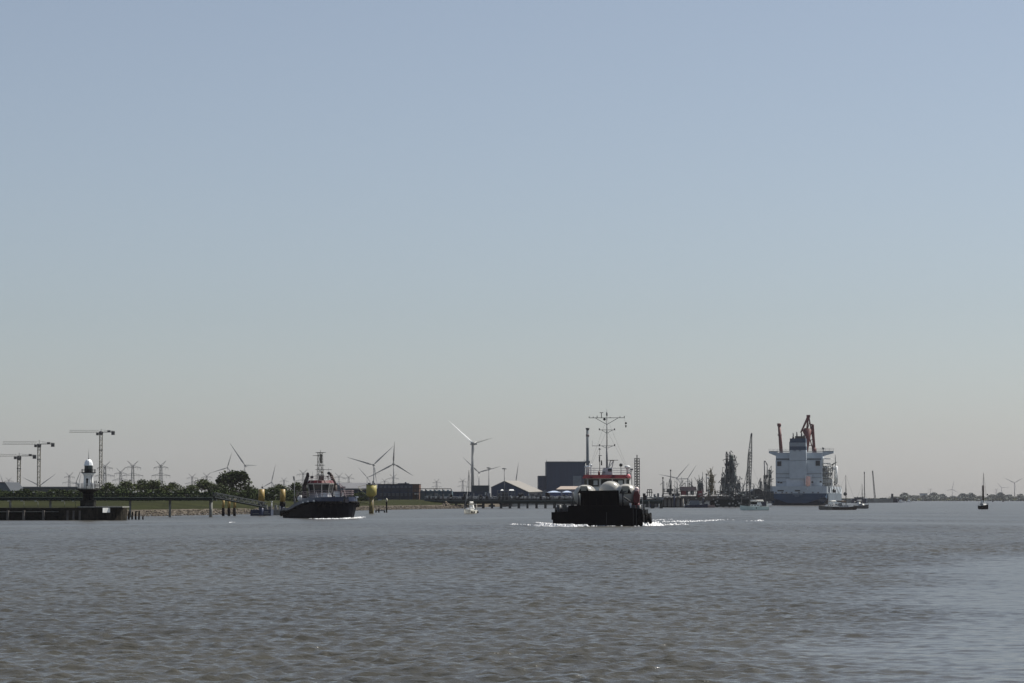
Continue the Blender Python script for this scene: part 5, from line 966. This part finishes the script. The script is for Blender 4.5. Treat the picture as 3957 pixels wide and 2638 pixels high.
    for y in (Yp(3111),Yp(3132)): b.path([(D0-.4,y,zd(1836)),(D0-1.4,y,zd(1838)),(D0-4.4,y,zd(1884))],.22,5)
    b.bar((D0-1.4,Yp(3111),zd(1838)),(D0-1.4,Yp(3132),zd(1838)),.22); b.bar((D0-4.2,Yp(3121),zd(1884)),(D0-4.6,Yp(3121),zd(1892)),.2); b.build('lifeboat_davit', WHITE, t)
    # lit side decks on the right with white fittings
    b = MB()
    for k, py in enumerate((1770,1788,1806,1825,1844,1862)): b.box(D0+3,D0+30,Yp(3204),Yp(3173.3),zd(py+1.4),zd(py))
    b.build('side_gallery', M('side gallery white', (.6,.61,.6)), t)
    b = MB(); b.box(D0+14.1,D0+60,Yp(3190,20),Yp(3110,20),zd(1878)+.01,zd(1800)); b.build('forward_house', wh, t)
    MB().box(D0+12,D0+34,Yp(3203,D0+12),Yp(3172,D0+12),zd(1877)+.01,zd(1798)).build('side_house', M('side gallery white', (0,0,0)), t)
    MB().box(D0+8,D0+20,Yp(3216,D0+12),Yp(3176,D0+12),zd(1876),zd(1850)).build('side_house', M('side gallery white', (0,0,0)), t)
    r = random.Random(17)
    for k in range(62):
        px, py = r.uniform(3176,3230), r.uniform(1775,1872); d = r.uniform(3,26); w_, h_ = r.uniform(1.5,6), r.uniform(2,9)
        if px > 3215 and py < 1800: continue
        MB().box(D0+d,D0+d+2,Yp(px+w_,D0+d),Yp(px,D0+d),zd(py+h_,d),zd(py,d)).build('side_fitting', r.choice((WHITE, WHITE, WHITE, STEEL, DSTEEL, M('side gallery white', (0,0,0)))), t)
    MB().lathe([(1.1,zd(1865)),(1.1,zd(1800)),(.5,zd(1797))],(D0+24,Yp(3227,D0+24),0),12).build('side_tank', WHITE, t)
    b = MB(); b.lattice((D0+10,Yp(3201),zd(1876)),(D0+10,Yp(3206),zd(1795)),1.2,10,.15); b.bar((D0+10,Yp(3206),zd(1795)),(D0+10,Yp(3226),zd(1783)),.45,.2,n=6); b.build('provision_crane', STEEL, t)
    for px, top, base in ((3176,1731,1748),(3222,1755,1800),(3048,1705,1742)): MB().bar((D0+5,Yp(px),zd(base)),(D0+5,Yp(px),zd(top)),.22,n=6).build('aerial_mast', STEEL, t)
    MB().ball((D0+5,Yp(3176),zd(1731)),.7,8).build('radar_dome', STEEL, t)
    b = MB(); b.ball((8,Yp(3220,8),zd(1896,8)),1.1,14); b.build('round_fender', DSTEEL, t)
    b = MB(); b.ball((60,Yp(3262,60),zd(1908,60)),1.1,14); b.build('round_fender', DSTEEL, t)
    for k in range(8): MB().bar((12+k*14,-hb-.6,zd(1905)),(12+k*14,-hb-1.6,zd(1848+k*4)),.28,.16,n=5).build('side_stanchion', STEEL, t)
    # red cargo cranes
    rc = M('dull red crane paint', (.1,.022,.02), .6, .25)
    b = MB(); d = D0+28; b.bar((d,Yp(3022,d),zd(1760,d)),(d,Yp(3014,d),zd(1645,d)),1.1,.85,n=8); b.bar((d,Yp(3014,d),zd(1646,d)),(d,Yp(3013.5,d),zd(1635,d)),1.15,n=8); b.bar((d,Yp(3008,d),zd(1680,d)),(d,Yp(3023,d),zd(1680,d)),.5); b.build('crane_post', rc, t)
    d = D0+30; P_ = lambda px, py: Vector((d,Yp(px,d),zd(py,d)))
    b = MB(); b.bar(P_(3125,1609),P_(3096,1672),.75,.5,n=5); b.bar(P_(3125,1609),P_(3119,1660),.5,n=5); b.bar(P_(3127,1612),P_(3150,1742),.4,.4,n=5); b.bar(P_(3130,1640),P_(3141,1640),.5); b.bar(P_(3141,1640),P_(3147,1745),.8,.9,n=5); b.bar(P_(3125,1680),P_(3143,1742),.4); b.bar(P_(3118,1608),P_(3132,1608),1.0)
    for k in range(6): a = P_(3125,1609).lerp(P_(3147,1742),k/6); c_ = P_(3122,1640).lerp(P_(3118,1730),((k+.5)/6)); b.bar(a, c_, .28)
    b.bar(P_(3145,1730),P_(3147,1750),1.4,n=6); b.build('crane_jib', rc, t)
    b = MB(); b.bar(P_(3124,1655),P_(3113,1745),2.3,1.5,n=7); b.bar(P_(3104,1668),P_(3118,1664),1.3,n=6); b.build('crane_tower', rc, t)
ship()
# ------------------------------------------------------------------ sailing boats
def sailboat(px, Y, L, rz, hullm, lab, mast_top, mast_dx=0, mr=.13, mm=None, cabin=True, mizzen=None, bow=1, free=1.1, sail=None, extra=None, beam=.29, wheel=True):
    f = Fr(px, Y); t = thing('sailboat', lab, 'sailboat', f.o, rz, 'sailing boats lying in the river'); h = L/2; B = L*beam/2; F_ = free
    MB().hull([(-h,[(B*.2,-.1),(B*.55,.25),(B*.62,F_)]),(-h*.5,[(B*.35,-.35),(B*.85,.15),(B*.9,F_*.96)]),(0,[(B*.4,-.4),(B*.95,.1),(B,F_)]),(h*.5,[(B*.3,-.35),(B*.6,.1),(B*.75,F_*1.1)]),(h*.85,[(B*.1,-.2),(B*.18,.2),(B*.3,F_*1.22)]),(h*1.05,[(.02,.3),(.04,.6),(.06,F_*1.32)])]).build('hull', hullm, t)
    w_ = M('yacht white', (.7,.7,.67), .35, .1)
    if cabin:
        cb = MB(); cb.frus((-h*.35,h*.4,-B*.6,B*.6),(-h*.28,h*.25,-B*.48,B*.48),F_*.97,F_+.62); cb = cb.build('cabin', w_, t)
        for sg in (1,-1):
            for k in range(3): MB().box(-h*.25+k*h*.2,-h*.25+k*h*.2+h*.12,sg*B*.55-.04,sg*B*.55+.04,F_+.22,F_+.45).build('window', GLASS, cb)
    MB().frus((-h*.5,-h*.2,-B*.55,B*.55),(-h*.42,-h*.22,-B*.4,B*.4),F_+.3,F_+1.35).build('sprayhood', w_ if sail != 'dark' else M('grey canvas', (.2,.2,.19)), t)
    mh = f.z(mast_top); mx = h*.15+mast_dx
    MB().bar((mx,0,F_),(mx,0,mh),mr,mr*.6,n=7).build('mast', mm or (DSTEEL if sail == 'dark' else STEEL), t)
    b = MB(); b.bar((mx,0,mh),(h*1.03,0,F_*1.3),.025,n=3); b.bar((mx,0,mh),(-h*.98,0,F_),.02,n=3)
    for sg in (1,-1): b.bar((mx,0,mh*.95),(mx,sg*B*.9,F_),.02,n=3); b.bar((mx,0,mh*.62),(mx,sg*B*.55,mh*.6),.035); b.bar((mx,sg*B*.55,mh*.6),(mx,sg*B*.9,F_),.015,n=3)
    b.build('rigging', STEEL, t)
    b = MB(); b.bar((mx,0,F_+1.6),(-h*.65,0,F_+1.75),.07,n=6); b.bar((mx-.1,0,F_+1.9),(-h*.6,0,F_+2.0),.26,.15,n=8); b.build('furled_mainsail', M('sail white', (.75,.74,.7)) if sail != 'dark' else M('brown sail', (.1,.07,.05)), t)
    MB().rail([(-h*.95,-B*.6,F_),(0,-B*.95,F_),(h,-.1,F_*1.3)],.6,.018,2,1.5).build('guard_rail', STEEL, t)
    MB().rail([(-h*.95,B*.6,F_),(0,B*.95,F_),(h,.1,F_*1.3)],.6,.018,2,1.5).build('guard_rail', STEEL, t)
    if wheel: b = MB(); b.path([(-h*.9,-B*.5,F_),(-h*.9,-B*.5,F_+1.5),(-h*.9,B*.5,F_+1.5),(-h*.9,B*.5,F_)],.05); b.build('stern_arch', w_, t)
    if mizzen: MB().bar((-h*.55,0,F_),(-h*.55,0,f.z(mizzen)),.1,.06,n=6).build('mizzen_mast', DSTEEL, t)
    return t, f, h, B, mx
MINT = M('mint green hull', (.6,.72,.67), .35, .08)
t,f,h,B,mx = sailboat(2916, 851, 9.3, R(180+6), MINT, 'mint green hulled sailboat with white cockpit in front of the ship', 1775, cabin=True, free=1.25, beam=.32, mast_dx=.9, mr=.19, mm=DSTEEL)
MB().ball((-.3,B*.93,.75),.2,8).build('porthole', BLACK, t)
MB().bar((h*1.02,0,1.6),(mx+.2,0,f.z(1775)),.13,.07,n=6).build('furled_jib', STEEL, t)
t,f,h,B,mx = sailboat(1815, 655, 6.8, R(-112), M('cream yacht hull', (.6,.58,.5), .35, .1), 'small white yacht seen end on under the big turbine', 1816, free=.95, beam=.36, mr=.14, mm=DSTEEL)
for x in (-h*.7,0,h*.4): MB().ball((x,B*1.0,.45),.24,8,1.3).build('fender', BLACK, t)
MB().bar((h,0,1.2),(mx+.5,0,f.z(1890)),.07,.04,n=6).build('furled_jib', STEEL, t)
sailboat(3205, 886, 8.2, R(205), M('grey yacht hull', (.12,.125,.12), .4), 'pale decked yacht left of a darker one, its mast before the ship side', 1800, free=1.1)
sailboat(3262, 880, 8.6, R(10), M('dark brown hull', (.03,.022,.018), .5), 'dark brown hulled sailboat with a black mast right beside the pale decked yacht', 1835, sail='dark', free=1.0)
sailboat(3328, 985, 6.2, R(-40), M('taupe hull', (.13,.12,.11), .5), 'small taupe yacht with a slim mast right of the ship', 1869, free=1.2, beam=.34)
t,f,h,B,mx = sailboat(3801, 930, 5.6, R(-68), BLACK, 'black hulled yacht alone on the right with brown furled sail', 1826, sail='dark', free=1.3, beam=.44, mast_dx=-.3)
MB().bar((mx-.45,0,2.4),(mx-.35,0,f.z(1875)),.33,.38,n=8).build('furled_gaff_sail', M('brown sail', (.1,.07,.05)), t)
MB().frus((-1.3,.3,-.7,.7),(-.9,0,-.4,.4),2.0,3.2).build('cover', M('sail white', (.75,.74,.7)), t)
MB().ball((h*.9,0,5.2),.28,8).build('day_shape', BLACK, t)
# ------------------------------------------------------------------ barges and masts right of the ship
def moored():
    for i, (a, c_, top, wl, lab, m) in enumerate(((3290,3350,1921,1943,'dark barge hull nearest the ship on its right',NAVY),(3340,3386,1926,1941,'long low dark barge second from the ship',M('barge slate', (.04,.05,.07))),(3392,3432,1924,1941,'dark barge with a pale wheelhouse, third from the ship',NAVY),(3436,3469,1922,1941,'dark barge with a tall square black tower, last in the row',NAVY))):
        Y = 40000/(wl-1924)*.97; f = Fr((a+c_)/2, Y); w_ = (c_-a)*Y/FPX/2; t = thing('moored_barge', lab, 'barge', f.o, 0, 'dark barges moored right of the ship')
        MB().hull([(-w_,[(2.5,-.5),(4,f.z(top+8))]),(-w_*.9,[(3.6,-.8),(4.5,f.z(top+5))]),(w_*.85,[(3.6,-.8),(4.5,f.z(top+5))]),(w_,[(.4,-.3),(1.5,f.z(top+3))])]).build('hull', m, t)
        MB().frus((-w_*.6,w_*.5,-3,3),(-w_*.5,w_*.4,-2.6,2.6),f.z(top+5)-.1,f.z(top)).build('superstructure', PROC[0], t)
        if i == 2: MB().box(w_*.4,w_*.8,-2,2,f.z(top+5)+.02,f.z(top+1)).build('wheelhouse', WHITE, t)
        if i == 3: MB().frus((-w_*.5,-w_*.1,-2,2),(-w_*.45,-w_*.1,-1.8,1.8),f.z(top)+.01,f.z(1907)).build('tower', PROC[0], t)
        for k in range(4): MB().box(-w_*.7+k*w_*.35,-w_*.7+k*w_*.35+1,-3.4,-2.9,f.z(top+4),f.z(top-1-k%2)).build('deck_gear', PROC[1], t)
    for px, top, base, w_, lean, lab in ((3341,1828,1930,2.2,0,'tall thin pale lattice mast behind the barges'),(3373,1824,1925,5,-8,'leaning dark crane boom above the barges right of the ship')):
        f = Fr(px, 2100); s = .21; b = MB(); h = f.z(top)-f.z(base); b.lattice((-lean*s,0,0),(0,0,h),w_*s,14,.16,w2=w_*s*.6); b.bar((0,0,h-.3),(0,0,h+1.2),.5,n=6)
        tag(b.build('crane_boom' if lean else 'lattice_mast', PROC[1] if lean else GALV, None, (f.o.x+lean*s*0,f.o.y,f.z(base))), lab, 'crane boom' if lean else 'mast')
    for px, Y, lab in ((3482,2300,'white speck of a boat right of the last barge'),(3513,2600,'second white speck of a boat before the far pale trees')):
        f = Fr(px, Y); t = thing('motor_boat', lab, 'boat', f.o); MB().hull([(-3,[(1,-.3),(1.3,1)]),(0,[(1.1,-.3),(1.5,1.1)]),(3.2,[(.1,0),(.2,1.5)])]).build('hull', WHITE, t); MB().frus((-1.6,1,-1,1),(-1.3,.6,-.8,.8),1.05,2.6).build('cabin', WHITE, t)
    for px, lab in ((3837,'left channel buoy beyond the black yacht'),(3877,'right channel buoy near the right edge')):
        f = Fr(px, 2700); t = thing('channel_buoy', lab, 'buoy', f.o, 0, 'channel buoys on the right'); MB().lathe([(1.0,-.6),(1.1,.5),(.5,.9)],n=10).build('float', DSTEEL, t); MB().lathe([(.45,.9),(.3,2.6),(.5,2.8),(.3,3.4)],n=8).build('lantern_cage', DSTEEL, t)
moored()
# boulder mounds under the landward end of the jetty
def mound(px, Y, w_, h, lab, seed):
    r = random.Random(seed); b = MB(); f = Fr(px, Y)
    for k in range(160):
        u = r.uniform(-1,1); v = r.uniform(-1,1); zz = h*max(0,1-abs(u)**1.3)*(1-abs(v)*.7); b.ball((u*w_/2, v*3, zz*r.uniform(.5,1)), r.uniform(.25,.55), 5, .8)
    tag(b.build('stone_mound', M('pale revetment stones', (.19,.155,.12)), None, f.o), lab, 'stones', kind='stuff')
mound(1722, 985, 4.5, 3.2, 'heap of pale stones under the landward end of the jetty', 1)
for a, lab in (((1563,1938,1640,1951),'left pale strip of a boat ramp running down the dyke'),((1640,1937,1712,1953),'right pale strip of a boat ramp running down the dyke')):
    x0,y0,x1,y1 = a; Ya, Yb = 1085, 1010; za, zb = 3.27, 2.35; b = MB()
    xa, xb = X(x0,Ya), X(x1,Yb); za, zb = Z(y0,Ya), Z(y1,Yb); b.add([(xa,Ya,za),(xa+3.0,Ya,za),(xb+3.0,Yb,zb),(xb,Yb,zb),(xa,Ya,za-.6),(xa+3.0,Ya,za-.6),(xb+3.0,Yb,zb-.6),(xb,Yb,zb-.6)],[(0,1,2,3),(7,6,5,4),(0,4,5,1),(1,5,6,2),(2,6,7,3),(3,7,4,0)])
    o = b.build('boat_ramp', ROOFC, None); tag(o, lab, 'ramp', 'boat ramps on the dyke')
# ------------------------------------------------------------------ foam
FOAM = M('white foam', (.6,.61,.62), .6, .3, 3)
def foam(name, label, strokes, seed):
    r = random.Random(seed); b = MB(); c0 = None
    for (px0,py0,px1,py1,wid,dens,hh,sz) in strokes:
        ya, yb = YW(py0), YW(py1); A = Vector((X(px0,ya),ya,0)); B_ = Vector((X(px1,yb),yb,0)); L = (B_-A).length; c0 = c0 or A.copy(); n = Vector((-(B_-A).y,(B_-A).x,0)).normalized()
        for k in range(int(L*dens*1.5)):
            u = r.random()
            if wid >= .8 and math.sin(u*L*.9+seed)+math.sin(u*L*2.3)+r.uniform(-.6,.6) < .1: continue
            off = r.gauss(0,wid/2); s = sz*r.uniform(.25,1.1); p = A.lerp(B_,u)+n*off-c0; m = hh*r.uniform(.3,1)*math.exp(-(off/wid)**2*2)
            q = [(p.x+s*math.cos(a)*r.uniform(.8,2.2), p.y+s*math.sin(a)*r.uniform(.7,1.3), -.03) for a in (0,1.05,2.1,3.14,4.2,5.2)]
            tp = [(p.x+(v[0]-p.x)*.5, p.y+(v[1]-p.y)*.5, .05+m) for v in q]
            b.add(q+tp, [(i,(i+1)%6,6+(i+1)%6,6+i) for i in range(6)]+[(6,7,8,9,10,11)], True)
    tag(b.build(name, FOAM, None, c0), label, 'foam', kind='stuff')
foam('bow_wave', 'white foam of the barge bow wave and its trail to the right', [(2085,2033,2215,2036,.7,26,.42,.2),(2195,2034.5,2270,2034,.6,14,.3,.18),(2265,2034,2310,2034,.5,4,.15,.12),(1985,2026,2130,2033,1.6,2.6,.12,.15),(2070,2020,2135,2024,1.2,3,.12,.15),(2300,2033,2470,2034,.4,2,.12,.12),
 (2478,2033,2545,2031,.75,34,.55,.22),(2530,2030,2640,2027,1.1,11,.24,.16),(2530,2019,2640,2014,2.2,3.2,.15,.17),(2620,2018,2812,2008,1.2,2.8,.14,.18),(2640,2012,2740,2011,1.2,1.8,.1,.15),(2500,2012,2600,2006,2.5,1.2,.1,.14)], 1)
foam('bow_wave', 'white foam strip along the right half of the tug waterline', [(1215,2005.5,1345,2004.5,.45,12,.16,.16),(1330,2004,1392,2001,.6,12,.2,.16),(1370,1999,1405,1998,.7,5,.1,.15),(1200,2004,1300,2006,.6,1.5,.06,.12)], 2)
foam('whitecap', 'scattered bright whitecaps right of the barge trail', [(2850,2014,2965,2011,.8,.16,.1,.2),(2930,2013,2942,2011,.5,1.2,.2,.2),(885,2019,905,2018,.3,1.5,.08,.12)], 3)
hz = MB(); hz.box(-60000, 60000, -900, 17000, -2.5, 330)
hm = bpy.data.materials.new('pale summer haze'); hm.use_nodes = True; t = hm.node_tree; t.nodes.clear()
ou = t.nodes.new('ShaderNodeOutputMaterial'); vo = t.nodes.new('ShaderNodeVolumePrincipled'); t.links.new(vo.outputs[0], ou.inputs['Volume'])
vo.inputs['Color'].default_value = (.6,.59,.64,1); vo.inputs['Density'].default_value = 3.4e-5; vo.inputs['Anisotropy'].default_value = .2
ho = hz.build('haze', hm); tag(ho, 'thin summer haze over the river and the far shore', 'haze', kind='stuff')
